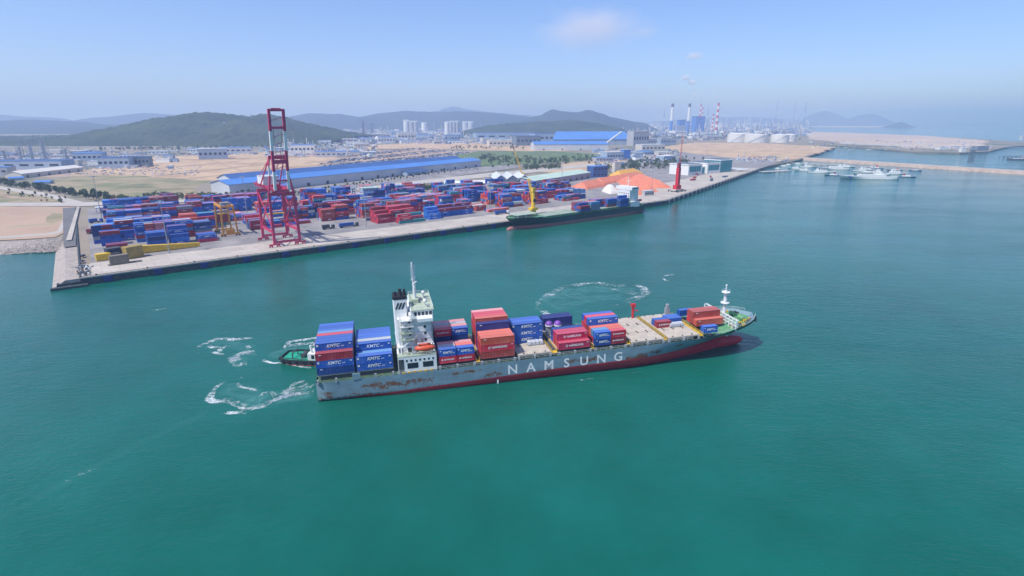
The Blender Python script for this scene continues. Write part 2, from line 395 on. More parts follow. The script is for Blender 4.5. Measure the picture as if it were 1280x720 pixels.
zone('peninsula_road', P2([(1050, 180), (1100, 182), (1170, 185), (1225, 186), (1225, 184.5), (1170, 183), (1100, 180), (1050, 178)]), M_PAVE)
zone('sand_shelf', P2([(-60, 302), (0, 301), (40, 299), (77, 296), (96, 259), (0, 258), (-60, 257)]), M_DIRT)
zone('scrub', P2([(-60, 254), (0, 254), (85, 254), (70, 246), (0, 237), (-60, 230)]), M_GRASS)
zone('shelf_track', P2([(-60, 297), (0, 296.5), (60, 292), (72, 289), (86, 262), (89, 262), (77, 291), (60, 294.5), (0, 299), (-60, 299.5)]), M_PAVE)
zone('scrub_patch', P2([(57, 272), (66, 267), (80, 268), (78, 275), (66, 280), (58, 278)]), M_GRASS)
zone('scrub_track', P2([(-60, 244), (0, 243), (40, 249), (52, 252), (40, 251), (0, 246), (-60, 247)]), M_TRACK)
zone('coast_road', P2([(-60, 226), (0, 233), (60, 242), (108, 254), (118, 258), (98, 258), (60, 247), (0, 237), (-60, 230)]), M_PAVE)
zone('cross_road', P2([(-60, 258), (0, 258), (96, 258.5), (240, 253), (460, 237), (620, 221), (760, 206), (760, 203), (620, 216), (455, 232), (240, 248), (110, 253.5), (0, 254), (-60, 254)]), M_PAVE)
zone('avenue', P2([(285, 246), (600, 209), (640, 206), (660, 208), (560, 222), (420, 238), (300, 250)]), M_YARD)
zone('container_yard', Q([(6, 34), (600, 34), (640, 100), (700, 240), (480, 262), (330, 280), (150, 300), (10, 318)]), M_YARD)
zone('quay_apron', Q([(0.6, .6), (536, .6), (548, 36), (6, 36), (0.6, 20)]) , M_CONC)
e2 = (qe - QB).normalized(); n2 = Vector((-e2.y, e2.x, 0)); l2 = (qe - QB).length
def q2(s, d, z=ZG): p = QB + e2 * s + n2 * d; return Vector((p.x, p.y, z))
zone('outer_apron', [tuple(q2(*p)[:2]) for p in [(.5, .6), (l2, .6), (l2, 40), (200, 60), (120, 70), (8, 55)]], M_CONC)
zone('west_road', Q([(-8, 105), (-1, 105), (1, 340), (-10, 340)]), M_ASPH)
# painted bay lines on the yard
lm = MB()
for s_ in range(150, 205, 9):
    a = quay(s_, 58, 0); b = quay(s_, 92, 0); lm.bar((a.x, a.y, ZG + .5), (b.x, b.y, ZG + .5), 1.6, .02)
for s_ in range(52, 110, 13):
    a = quay(s_, 48, 0); b = quay(s_, 60, 0); lm.bar((a.x, a.y, ZG + .5), (b.x, b.y, ZG + .5), 1.2, .02)
for d_ in (14.2, 42.6):
    a = quay(8, d_, 0); b = quay(530, d_, 0); lm.bar((a.x, a.y, ZG + .5), (b.x, b.y, ZG + .5), .5, .02)
struct(lm.build('yard_marking', M_LINE))
# west revetment of the quay and the riprap beach
rv = MB()
sec = [(-15, -1.0), (-7, 4.35), (0, 4.45), (0, -3), (-15, -3)]
pts = []
for d_ in (-1, 240):
    for s_, z_ in sec:
        p = quay(s_ - 0, d_, z_); pts.append(tuple(p))
rv.add(pts, [(0,1,6,5),(1,2,7,6),(0,4,3,2,1),(5,6,7,8,9)])
struct(rv.build('revetment', M_ROCK))
bk = MB(); a = quay(-13, 95, 0)
for (s0, d0, s1, d1, z1) in ((-14, -5, 3, -1.4, 1.3), (-11, -1.4, 1, 3, 2.6)):
    bk.prism(Q([(s0, d0), (s1, d0), (s1, d1), (s0, d1)]), -3, z1)
tag(bk.build('landing_step', M_QW), 'dark stepped concrete landing at the corner of the container quay', 'quay step')
wl_ = MB(); wl_.prism(P2([(83, 303), (90, 302), (100, 260), (96.5, 260)]), -2, 6.0)
tag(wl_.build('beach_wall', M_CONC), 'pale low concrete wall beside the sand shelf and quay road', 'wall')
rk = MB(); rr = random.Random(3)
for i in range(1500):
    x = rr.uniform(-20, 84); y = 301 + (x / 84) * -4 + rr.uniform(0, 17); k = (y - 297) / 21
    p = at(x, y, max(0, 4.5 * (1 - k))); r = rr.uniform(.5, 1.5)
    vsx = [(p.x + dx * r * rr.uniform(.6, 1.2), p.y + dy * r * rr.uniform(.6, 1.2), p.z + dz * r * rr.uniform(.4, .9)) for dx, dy, dz in ((1,0,0),(-1,0,0),(0,1,0),(0,-1,0),(0,0,1),(0,0,-1))]
    rk.add(vsx, [(0,2,4),(2,1,4),(1,3,4),(3,0,4),(2,0,5),(1,2,5),(3,1,5),(0,3,5)])
tag(rk.build('rip_rap', M_ROCK), 'loose grey and pink boulders along the beach edge', 'rocks', kind='stuff')
sl = MB(); top_ = P2([(-60, 303), (0, 302), (40, 300), (80, 297)]); bot_ = P2([(-60, 322), (0, 319), (40, 317), (86, 313)], 0)
for i in range(3): sl.add([(*bot_[i], -.3), (*bot_[i+1], -.3), (*top_[i+1], 4.4), (*top_[i], 4.4)], [(0,1,2,3)])
struct(sl.build('beach_slope', M_ROCK))
kw = MB()
for a_, b_ in ((0, 60), (60, 120), (120, 180), (180, 240), (240, 300), (300, 338)): p = quay(.2, a_, ZG); q = quay(.2, b_, ZG); kw.bar(p, q, .9, 1.9)
tag(kw.build('parapet_wall', M_QW), 'low dark parapet wall along the west edge of the yard', 'wall')
# quay walls with fenders
def quay_wall(label, fn, length, step, hi, fw):
    t = thing('quay_wall', label, 'quay', fn(0, 0, 0), 0)
    inv = Matrix.Translation(-Vector(fn(0, 0, 0)))
    def L_(s, d, z): return inv @ fn(s, d, z)
    m = MB()
    for s0 in (0,):
        p = [L_(0, -.6, 0), L_(length, -.6, 0), L_(length, 1.2, 0), L_(0, 1.2, 0)]
        m.prism([(q[0], q[1]) for q in p], -4, ZG - .5)
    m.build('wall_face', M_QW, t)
    m = MB(); p = [L_(0, -.9, 0), L_(length, -.9, 0), L_(length, 1.4, 0), L_(0, 1.4, 0)]
    m.prism([(q[0], q[1]) for q in p], ZG - .5, ZG + .28); m.build('cope_beam', M_CONC, t)
    s = step * .5; me = None
    ang = math.atan2((fn(1, 0, 0) - fn(0, 0, 0)).y, (fn(1, 0, 0) - fn(0, 0, 0)).x)
    while s < length:
        if me is None:
            mm = MB(); mm.box(-fw/2, fw/2, -1.0, 0, -1.6, 1.9); mm.box(-fw/2 + .5, fw/2 - .5, -1.25, -1.0, -1.2, 1.6)
            me = mm.mesh('fender', hi)
        link('fender', me, t, L_(s, -.6, 2.0), ang); s += step
    s = step * .3; me = None
    while s < length:
        if me is None:
            mm = MB(); mm.cyl((0,0,0), (0,0,.55), .28, n=8); mm.cyl((0,0,.55), (0,0,.8), .48, n=8); me = mm.mesh('bollard', M_BLACK)
        link('bollard', me, t, L_(s, .5, ZG + .25), 0); s += step
    return t
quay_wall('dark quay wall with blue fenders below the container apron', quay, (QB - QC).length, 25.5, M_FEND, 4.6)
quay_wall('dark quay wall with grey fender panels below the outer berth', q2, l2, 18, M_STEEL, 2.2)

# hills: each range is a ridge at its own distance, its skyline taken from the photo
def hill(name, pts, Y, wid, mat, nx, ny, rough=6.0, back=1.0, seed=0):
    m = MB(); xs = [p[0] for p in pts]
    for j in range(ny + 1):
        v = j / ny * 2 - 1
        for i in range(nx + 1):
            px = xs[0] + (xs[-1] - xs[0]) * i / nx
            k = 0
            while k < len(pts) - 2 and pts[k+1][0] < px: k += 1
            t = (px - pts[k][0]) / (pts[k+1][0] - pts[k][0]); t = t * t * (3 - 2 * t) * .5 + t * .5
            py = pts[k][1] + (pts[k+1][1] - pts[k][1]) * t
            zr = zat(py, Y)
            X = (px - 640) / F * (Y * _c + CAMH * _s) ; yy = Y + v * wid * (1 if v < 0 else back)
            prof = max(0, 1 - abs(v) ** 1.5)
            nz = noise.fractal(Vector((X / (wid * .5), yy / (wid * .5), seed)), 1.0, 2.0, 4)
            fine = noise.noise(Vector((X / 17, yy / 17, 3.1))) * rough
            z = zr * prof * (1 + (.55 * nz - .35 * abs(noise.noise(Vector((X / (wid * .28), yy / (wid * .6), seed + 5))))) * (1 - prof ** 2)) + fine * min(1, prof * 3) - (4 if prof == 0 else 0)
            m.v.append((X, yy, max(z, 2.0) if prof > 0 else 1.0))
    for j in range(ny):
        for i in range(nx):
            a = j * (nx + 1) + i; m.f.append([a, a + 1, a + nx + 2, a + nx + 1]); m.m.append(0)
    o = m.build(name, mat, smooth=True); return struct(o)
hill('hills', [(-420, 168), (-300, 158), (-180, 166), (-110, 172), (-30, 172), (40, 170.5), (100, 170), (150, 163), (190, 155), (222, 146), (258, 140.5), (285, 142.5), (310, 149), (335, 142.5), (362, 150), (395, 158), (425, 165), (450, 170)], 2750, 680, M_FOREST, 460, 70, 10, 1.2, 1)
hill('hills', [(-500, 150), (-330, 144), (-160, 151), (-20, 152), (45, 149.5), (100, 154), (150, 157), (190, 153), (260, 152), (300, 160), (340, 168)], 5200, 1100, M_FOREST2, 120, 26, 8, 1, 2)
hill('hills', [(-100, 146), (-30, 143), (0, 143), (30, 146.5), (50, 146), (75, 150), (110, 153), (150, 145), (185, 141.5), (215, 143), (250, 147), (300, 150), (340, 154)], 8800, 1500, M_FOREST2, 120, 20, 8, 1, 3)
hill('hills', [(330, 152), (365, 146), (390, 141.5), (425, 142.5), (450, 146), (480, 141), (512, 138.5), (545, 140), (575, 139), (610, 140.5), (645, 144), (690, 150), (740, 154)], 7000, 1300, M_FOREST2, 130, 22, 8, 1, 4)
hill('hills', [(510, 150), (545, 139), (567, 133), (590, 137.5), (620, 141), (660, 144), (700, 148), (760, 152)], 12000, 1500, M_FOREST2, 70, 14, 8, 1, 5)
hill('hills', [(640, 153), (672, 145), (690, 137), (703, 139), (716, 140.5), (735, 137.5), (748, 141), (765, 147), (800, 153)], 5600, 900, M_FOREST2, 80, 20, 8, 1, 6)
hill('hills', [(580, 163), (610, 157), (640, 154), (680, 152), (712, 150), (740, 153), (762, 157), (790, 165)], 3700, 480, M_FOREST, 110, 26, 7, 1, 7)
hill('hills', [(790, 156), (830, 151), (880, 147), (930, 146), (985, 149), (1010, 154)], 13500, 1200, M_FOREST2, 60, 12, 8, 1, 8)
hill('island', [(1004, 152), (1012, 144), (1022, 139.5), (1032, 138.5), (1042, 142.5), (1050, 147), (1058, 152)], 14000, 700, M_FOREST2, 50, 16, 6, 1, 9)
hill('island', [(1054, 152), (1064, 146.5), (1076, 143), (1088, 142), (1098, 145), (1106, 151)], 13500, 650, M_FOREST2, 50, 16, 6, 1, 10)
hill('island', [(1109, 159), (1116, 155), (1124, 152.5), (1131, 154.5), (1138, 159)], 9000, 200, M_FOREST, 50, 16, 6, 1, 11)
struct(MB().prism([tuple(p) for p in [at(1000, 159, 0)[:2], at(1112, 159.5, 0)[:2], at(1112, 158, 0)[:2], at(1000, 157, 0)[:2]]], -2, 3.5).build('tidal_flat', M_SAND))
# breakwater: stone mound with a pale crest road
def mound(name, label, a, b, wt, wb, h, mats):
    a = Vector(a); b = Vector(b); d = (b - a).normalized(); n = Vector((-d.y, d.x, 0)); L_ = (b - a).length
    t = thing(name, label, 'breakwater', (a.x, a.y, 0), math.atan2(d.y, d.x))
    m = MB(); k = int(L_ / 3); rws = [(-wb/2, -2), (-wb*.36, h*.45), (-wt/2, h), (wt/2, h), (wb*.36, h*.45), (wb/2, -2)]
    for i in range(k + 1):
        for (y, z) in rws:
            j = .7 if abs(y) > wt / 2 + .1 else .05
            m.v.append((L_ * i / k, y + rr.uniform(-j, j), z + rr.uniform(-j, j)))
    for i in range(k):
        for j in range(5):
            q = i * 6 + j; m.f.append([q, q + 6, q + 7, q + 1]); m.m.append(0)
    m.build('rubble_slope', mats[0], t)
    m = MB(); m.box(0, L_, -wt/2 + .6, wt/2 - .6, h - .6, h + .35); m.build('crest_road', mats[1], t)
    m = MB(); m.box(0, L_, wt/2 - 1.5, wt/2 - .7, h + .3, h + 1.6); m.build('parapet', mats[1], t)
    return t
M_BRK = pm('breakwater_stone', (.40, .31, .25), .9, .25, .12, bump=.5, bscale=.4)
mound('breakwater', 'long stone breakwater with pale crest behind the moored patrol ships', at(998, 199.5, 0), at(1345, 222, 0), 9, 30, 5.0, (M_BRK, M_PAVE))
# haze: one closed box of pale air round everything below the clouds
hz = MB(); hz.box(-FAR - 500, FAR + 500, -3500, FAR + 500, -9, 415)
hm = bpy.data.materials.new('haze_air'); hm.use_nodes = True; hn = hm.node_tree; hn.nodes.clear()
ho = hn.nodes.new('ShaderNodeOutputMaterial'); hv = hn.nodes.new('ShaderNodeVolumePrincipled')
hv.inputs['Color'].default_value = (.50, .63, 1.0, 1); hv.inputs['Density'].default_value = 0.00017; hv.inputs['Anisotropy'].default_value = 0.2; hv.inputs['Absorption Color'].default_value = (.35, .50, 1, 1)
hn.links.new(hv.outputs[0], ho.inputs['Volume'])
tag(hz.build('haze', hm), 'pale blue summer haze over the bay and far hills', 'haze', kind='stuff')
# ================================================================== container boxes
def container_mesh(L_, H_=2.59, W_=2.44, n=None):
    m = MB(); x = L_ / 2; y = W_ / 2; p = .16; n = n or int(L_ / .55)
    for sx in (-1, 1):
        for sy in (-1, 1): m.box(min(sx*x, sx*(x-p)), max(sx*x, sx*(x-p)), min(sy*y, sy*(y-p)), max(sy*y, sy*(y-p)), 0, H_)
    for sy in (-1, 1):
        a, b = (y - .09, y) if sy > 0 else (-y, -y + .09)
        m.box(-x + p, x - p, a, b, 0, .17); m.box(-x + p, x - p, a, b, H_ - .12, H_)
        vs_ = []; fs_ = []                                     # corrugated side sheet
        for i in range(n + 1):
            u = -x + p + (L_ - 2 * p) * i / n; dd = (y - .03 - (.055 if (i // 1) % 2 else 0)) * sy
            vs_ += [(u, dd, .17), (u, dd, H_ - .12)]
        for i in range(n): fs_.append((2*i, 2*i+2, 2*i+3, 2*i+1) if sy < 0 else (2*i+1, 2*i+3, 2*i+2, 2*i))
        m.add(vs_, fs_)
    m.add([(-x+.02,-y+.05,H_-.03),(x-.02,-y+.05,H_-.03),(x-.02,y-.05,H_-.03),(-x+.02,y-.05,H_-.03)], [(0,1,2,3)])
    m.add([(-x+.02,-y+.05,.1),(x-.02,-y+.05,.1),(x-.02,y-.05,.1),(-x+.02,y-.05,.1)], [(3,2,1,0)])
    for sx in (-1, 1):
        a, b = (x - .10, x - .04) if sx > 0 else (-x + .04, -x + .10)
        m.box(a, b, -y + p, y - p, .1, H_ - .08)
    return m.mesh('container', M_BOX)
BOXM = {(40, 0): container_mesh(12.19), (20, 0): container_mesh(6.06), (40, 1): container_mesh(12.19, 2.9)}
dm = MB(); 
for k in (-.8, -.3, .3, .8): dm.cyl((0, k, .15), (0, k, 2.45), .035, n=5)
dm.box(-.02, .01, -.02, .02, .15, 2.45)
DOORM = dm.mesh('door_bars', M_STEEL)
def text_mesh(txt, size, mat, shear=0, off=0, spacing=1.0):
    cu = bpy.data.curves.new('lettering', 'FONT'); cu.body = txt; cu.size = size; cu.shear = shear; cu.offset = off
    cu.align_x = 'CENTER'; cu.align_y = 'CENTER'; cu.extrude = .01; cu.space_character = spacing; cu.resolution_u = 3
    ob = bpy.data.objects.new('lettering', cu); C.objects.link(ob)
    dg = bpy.context.evaluated_depsgraph_get(); me = bpy.data.meshes.new_from_object(ob.evaluated_get(dg))
    bpy.data.objects.remove(ob); bpy.data.curves.remove(cu); me.materials.clear(); me.materials.append(mat); return me
M_LET = pm('lettering_white', (.78, .78, .76), .6, .06, 1.0)
def join_text(parts, extra=()):
    """several (text, size, x, z, shear, bold) pieces and boxes as one flat print standing in the x-z plane"""
    m = MB()
    for txt, size, x, z, sh, off in parts:
        t = text_mesh(txt, size, M_LET, sh, off)
        m.add([(v.co.x + x, -v.co.z, v.co.y + z) for v in t.vertices], [tuple(p.vertices) for p in t.polygons])
    for (x0, x1, z0, z1) in extra: m.box(x0, x1, -.012, .012, z0, z1)
    return m
LET40K = join_text([('KMTC', 1.55, -.3, 1.45, .3, .03), ('LINE', .5, 2.75, 1.15, .3, .01)], [(-5.7, -5.0, 1.55, 1.85), (-5.7, -5.0, 1.95, 2.2), (4.9, 5.6, 1.9, 2.05), (4.9, 5.6, 1.65, 1.78)]).mesh('lettering', M_LET)
LET20K = join_text([('KMTC', 1.2, -.1, 1.35, .3, .03), ('LINE', .4, 2.0, 1.1, .3, .01)], [(-2.7, -2.3, 1.8, 2.15)]).mesh('lettering', M_LET)
LET40N = join_text([('NAMSUNG', 1.15, .55, 1.3, 0, .025)], [(-3.45, -2.75, .9, 1.05), (-3.45, -3.3, 1.05, 1.6), (-2.9, -2.75, 1.05, 1.6), (-3.45, -2.75, 1.6, 1.75), (4.8, 5.5, 1.9, 2.1)]).mesh('lettering', M_LET)
LET20N = join_text([('NAMSUNG', .75, .3, 1.3, 0, .02)], [(-2.25, -1.8, 1.05, 1.55)]).mesh('lettering', M_LET)
LETP = join_text([], [(-5.0, -4.2, 1.9, 2.15)]).mesh('lettering', M_LET)
COL = {'blue': (.009, .085, .38), 'bright blue': (.012, .14, .54), 'navy': (.015, .028, .16), 'dark blue': (.010, .045, .20), 'pale blue': (.08, .25, .48),
       'red': (.50, .022, .045), 'maroon': (.27, .022, .035), 'orange red': (.56, .085, .045), 'crimson': (.42, .015, .06), 'brick red': (.36, .055, .04), 'grey': (.34, .36, .38),
       'teal': (.03, .26, .27), 'white': (.62, .62, .60), 'green': (.05, .20, .12), 'pink': (.56, .20, .20), 'slate': (.12, .17, .24)}
def jit(c, r, k=.14): 
    q = 1 + r.uniform(-k, k); return tuple(max(0, x * q * (1 + r.uniform(-.05, .05))) for x in c)

# ================================================================== hulls
def hull(name, mats, parent, L_, Lw, B_, T_, zt, boot=.25, nx=46, sternw=.86, xb=.80, xw=.70, kst=.80):
    """ship hull lofted from keel to rail; zt(x) is the height of the top edge, mats = (topside, boot-topping)"""
    m = MB(); lev = [-1.0, -.55, -.2, 0.0, .12, .3, .55, .8, 1.0]; nz = len(lev)
    for i in range(nx + 1):
        u = i / nx
        for j, q in enumerate(lev):
            t = max(0, q)
            bt = boot(u * Lw) if callable(boot) else boot
            if q <= 0: Lz = Lw + (L_ * .0); z = bt + q * (T_ + bt)
            else: Lz = Lw + (L_ - Lw) * t ** 1.15
            x = u * Lz
            if q > 0: z = bt + (zt(min(x, L_)) - bt) * q
            bd = 1.0 if u < xb else math.sqrt(max(0, 1 - ((u - xb) / (1 - xb)) ** 2.6))
            bw = 1.0 if u < xw else max(0, 1 - ((u - xw) / (1 - xw)) ** 1.7)
            hb = bw + (bd - bw) * t ** .9
            if u < .16:                                         # run aft
                k = u / .16; kd = sternw + (1 - sternw) * k ** .6; kw = kst * sternw + (1 - kst * sternw) * k ** .7
                if q < 0: kw *= (1 + q * .9 * (1 - k))
                hb *= kw + (kd - kw) * t
            if q < 0: hb *= (1 - .45 * q * q)
            m.v.append((x, -hb * B_ / 2, z)); 
    off = len(m.v)
    m.v += [(x, -y, z) for x, y, z in m.v]
    for i in range(nx):
        for j in range(nz - 1):
            a = i * nz + j; mi = 1 if lev[j] < 0 else 0
            m.f.append([a, a + nz, a + nz + 1, a + 1]); m.m.append(mi)
            a += off; m.f.append([a + 1, a + nz + 1, a + nz, a]); m.m.append(mi)
    for j in range(nz - 1):                                     # transom
        m.f.append([j, j + 1, off + j + 1, off + j]); m.m.append(1 if lev[j] < 0 else 0)
    o = m.build(name, mats, parent, smooth=True)
    def half(x, frac=1.0):                                      # half breadth of the top edge
        u = min(1, x / L_); bd = 1.0 if u < xb else math.sqrt(max(0, 1 - ((u - xb) / (1 - xb)) ** 2.6))
        if u < .16: bd *= sternw + (1 - sternw) * (u / .16) ** .6
        return bd * B_ / 2
    return o, half
def deck(name, mat, parent, x0, x1, z, half, inset=.12, n=24):
    m = MB(); 
    for i in range(n + 1):
        x = x0 + (x1 - x0) * i / n; h = max(.02, half(x) - inset); m.v += [(x, -h, z if not callable(z) else z(x)), (x, h, z if not callable(z) else z(x))]
    for i in range(n): m.f.append([2*i, 2*i+2, 2*i+3, 2*i+1]); m.m.append(0)
    return m.build(name, mat, parent)
def railing(parent, pts, h=1.1, step=2.0, mat=None, name='railing', t=.07):
    m = MB()
    for a, b in zip(pts, pts[1:]):
        a = Vector(a); b = Vector(b); n = max(1, int((b - a).length / step))
        for z in (h, h * .5): m.bar(a + Vector((0,0,z)), b + Vector((0,0,z)), t)
        for i in range(n + 1): p = a.lerp(b, i / n); m.bar(p, p + Vector((0,0,h)), t)
    return m.build(name, mat or M_RAIL, parent)

# ================================================================== the container ship under way
TH = R(13.6); TRIM = R(1.05)
g = at(398, 502, 0); HB = 12.0
SO = Vector((g.x - math.sin(TH) * HB, g.y + math.cos(TH) * HB, -.3))
SROT = Euler((0, -TRIM, TH)); SMAT = Matrix.Translation(SO) @ SROT.to_matrix().to_4x4()
ship = thing('container_ship', 'grey blue container ship with NAMSUNG on its rusty hull in the bay'.replace('NAMSUNG', 'big white letters'), 'container ship', SO, SROT)
M_HULL = hull_mat('hull_grey_blue', (.175, .275, .325), [(117, 2.6, 9, 3.0), (108.5, 1.8, 2.6, 3.2), (124, 4.2, 5, 1.4), (134, 5.5, 5, 1.0), (16, 1.2, 14, 1.6), (38, 1.0, 12, 1.2), (3, 2, 4, 3), (60, 3, 6, 2), (84, 1.5, 8, 1.5), (50, 5.5, 10, 1.0), (25, 4, 20, 2), (95, 4.5, 12, 1.5)], 0, .572)
M_BOOT = hull_mat('boot_topping_red', (.56, .042, .055), [], 5, .73)
ZD = 7.2
def ztop(x):
    if x < 140: return 7.5
    k = min(1, (x - 140) / 36); return 7.5 + 2.9 * (k * k * (3 - 2 * k)) + .25 * k
ho_, half = hull('hull', [M_HULL, M_BOOT], ship, 175.5, 164.5, 27.0, 4.6, ztop, boot=lambda x: .7 + .021 * min(x, 85), sternw=.93, kst=.97)
bm_ = MB()
nb = 14; kk = 12
for i in range(nb + 1):
    t = i / nb; x = 152 + 20.5 * t; r = 2.7 * math.sqrt(max(0, 1 - t ** 3.2)) ; 
    for j in range(kk): a = 2 * math.pi * j / kk; bm_.v.append((x, r * .86 * math.cos(a), -1.3 + .3 * t + r * 1.05 * math.sin(a)))
for i in range(nb):
    for j in range(kk): bm_.f.append([i*kk+j, (i+1)*kk+j, (i+1)*kk+(j+1)%kk, i*kk+(j+1)%kk]); bm_.m.append(0)
bm_.build('bulb', M_BOOT, ship, smooth=True)
deck('main_deck', M_DKG, ship, .3, 152, ZD - .1, half)
def zfc(x): return ztop(x) - 1.15
deck('forecastle_deck', M_GRN, ship, 142, 174.6, zfc, half, .25)
# hull name, one part per letter
xs_ = [57.5 + i * 8.35 for i in range(7)]
for i, ch in enumerate('NAMSUNG'):
    me = join_text([(ch, 5.0, 0, 0, 0, .07)]).mesh('letter', M_LET)
    for p in me.vertices: p.co.x *= 1.02
    link('letter', me, ship, (67.6 + i * 6.85, -13.53, 4.05))
mk = MB(); mk.box(61.7, 62.3, -13.54, -13.52, -.6, .9); mk.build('draught_mark', M_LET, ship)
# rubbing of the deck side: coaming, hatch covers, box pedestals, walkway rails
cm = MB(); cm.box(1.5, 26, -10.2, 10.2, ZD, 8.5); cm.box(41, 143.5, -10.6, 10.6, ZD, 8.55); cm.build('hatch_coaming', M_DARK, ship)
BAYS = [(.5, 12.9), (13.4, 25.8), (41.4, 54.2), (56.3, 68.9), (69.9, 82.4), (85.2, 98.0), (99.5, 112.2), (114.2, 127.8), (129.6, 143.0)]
for x0, x1 in BAYS:
    for k in range(3):
        full = x0 > 110 or 69 < x0 < 71; wd = 8.5 if full else 6.9; ya = -1.5 * wd + wd * k; m = MB(); m.box(x0, x1, ya + .08, ya + wd - .08, 8.6, 9.15)
        for xx in (x0 + 3.1, x0 + 6.2, x0 + 9.3):
            if xx < x1 - 1: m.box(xx - .12, xx + .12, ya + .3, ya + wd - .3, 9.15, 9.2)
        h_ = m.build('hatch_cover', M_HATCH, ship)
        m = MB()
        for q in range(3):
            for e in (.5, wd - .9): m.box(x0 + 2.0 + q * 4.1, x0 + 2.5 + q * 4.1, ya + e, ya + e + .4, 9.2, 9.5)
        m.build('lashing_pot', M_DARK, h_)['kind'] = 'stuff'
    for xx in (x0 + .3, (x0 + x1) / 2, x1 - .3):
        for sy in (-1, 1):
            m = MB(); m.box(xx - .35, xx + .35, sy * 12.9 - .3, sy * 12.9 + .3, ZD - .1, 8.6); m.build('box_pedestal', M_STEEL, ship)
for x0, x1 in ((54.3, 56.2), (82.5, 85.1), (98.1, 99.4), (127.9, 129.5), (112.3, 114.1), (143.1, 145)):      # cross walkways between the hatches
    m = MB(); m.box(x0 + .2, x1 - .2, -12.6, 12.6, 8.3, 8.5); w_ = m.build('cross_walkway', M_YEL, ship)
    railing(w_, [(x0 + .3, -12.4, 8.5), (x0 + .3, 12.4, 8.5)], 1.1, 2.5, M_YEL, t=.09); railing(w_, [(x1 - .3, -12.4, 8.5), (x1 - .3, 12.4, 8.5)], 1.1, 2.5, M_YEL, t=.09)
for sy in (-1, 1):
    railing(ship, [(27, sy * 13.2, 7.5), (140, sy * 13.2, 7.5)], 1.05, 2.4)
    railing(ship, [(x, sy * (half(x) - .15), ztop(x)) for x in (150, 156, 162, 167, 171, 174.5)], 1.0, 2.2)
    m = MB(); m.box(12.0, 14.6, sy * 13.1 - .25, sy * 13.1 + .25, 7.4, 9.6); m.build('bulwark_plate', M_HULL, ship)
# deckhouse
M_SAGE = pm('deck_sage', (.34, .42, .30), .7, .2, .6, (.45, .36, .24), 1.0, .60)
HZ = MB(); 
house = MB(); house.box(27.4, 40.6, -12.9, 12.9, ZD, 13.4); house.box(27.9, 40.4, -9.5, 12.4, 13.4, 15.8)
house.build('lower_house', M_SHIPW, ship)
tw = MB(); tw.box(28.4, 40.2, -8.6, 8.6, 15.8, 25.6); tower = tw.build('accommodation_block', M_SHIPW, ship)
br = MB(); br.box(33.0, 40.6, -9.4, 9.4, 25.6, 28.6); br.box(35, 40.2, -13.0, 13.0, 25.6, 26.7)
bridge = br.build('bridge', M_SHIPW, ship)
m = MB(); m.box(33.2, 41.0, -9.8, 9.8, 28.6, 28.85); m.box(34.2, 36.4, -2.2, 2.2, 28.85, 30.3); m.build('bridge_roof', pm('bridge_roof_green', (.42, .48, .36), .7, .15, .6), bridge)
railing(bridge, [(33.4, -9.6, 28.85), (40.8, -9.6, 28.85), (40.8, 9.6, 28.85), (33.4, 9.6, 28.85), (33.4, -9.6, 28.85)], 1.1, 1.6)
for i in range(5): m = MB(); m.box(34.2 + i * 1.28, 35.1 + i * 1.28, -9.46, -9.38, 26.8, 28.05); m.build('window', M_GLASS, bridge)
for i in range(10): m = MB(); m.box(40.55, 40.66, -9.0 + i * 1.85, -7.6 + i * 1.85, 26.8, 28.05); m.build('window', M_GLASS, bridge)
for k, zz in enumerate((16.4, 18.8, 21.2, 23.4)):
    for i in range(6): m = MB(); m.box(40.15, 40.25, -7.6 + i * 2.8, -6.7 + i * 2.8, zz + .6, zz + 1.5); m.build('window', M_GLASS, tower)
    for i in range(2): m = MB(); m.box(37.2 - i * 5.2, 38.0 - i * 5.2, -8.66, -8.56, zz + .6, zz + 1.5); m.build('window', M_GLASS, tower)
    m = MB(); m.box(29.0, 33.8 - (k % 2) * .6, -10.6, 4, zz + 2.0, zz + 2.12); p_ = m.build('deck_platform', M_SAGE if k < 2 else M_SHIPW, tower)
    railing(p_, [(33.6, -10.5, zz + 2.1), (29.1, -10.5, zz + 2.1), (29.1, 3.5, zz + 2.1)], 1.05, 1.3)
    if k < 3:
        m = MB(); m.bar((30.2 + (k % 2) * 2.4, -9.7, zz + 2.1), (32.8 - (k % 2) * 2.4, -9.7, zz + 4.9), .9, .18); m.build('stair', M_SHIPW, tower)
for x0, x1 in ((30.5, 34.2), (35.8, 39.4)): m = MB(); m.box(x0, x1, -12.96, -12.86, 9.0, 11.0); m.build('window', M_GLASS, ship)
m = MB(); m.box(27.6, 29.4, -12.96, -12.86, 7.6, 12.6); m.build('opening', M_DARK, ship)
m = MB(); m.box(27.4, 40.6, -12.95, -9.5, 13.4, 13.5); m.build('boat_deck', M_SAGE, ship)
railing(ship, [(27.5, -12.8, 13.5), (40.5, -12.8, 13.5)], 1.05, 1.5)
for x0 in (28.2, 31.2, 33.6): m = MB(); m.box(x0, x0 + 1.3, -9.56, -9.46, 13.7, 15.3); m.build('opening', M_DARK, ship)
m = MB(); m.bar((29, -11, 15.9), (36, -9.2, 20.4), .3); m.cyl((29, -10.6, 13.5), (29, -10.6, 16.4), .35, n=8); m.build('stores_crane', M_SHIPW, ship)
m = MB(); m.bar((34.6, -10.2, 13.5), (34.6, -12.4, 17.8), .3, .4); m.bar((39.6, -10.2, 13.5), (39.6, -12.4, 17.8), .3, .4); m.bar((34.6, -12.3, 17.7), (39.6, -12.3, 17.7), .2); m.build('davit', M_SHIPW, ship)
m = MB()
for i in range(6): m.box(28.5 + i * 1.9, 29.6 + i * 1.9, -13.3, -12.95, 7.45, 7.95)
m.build('gangway', M_YEL, ship)
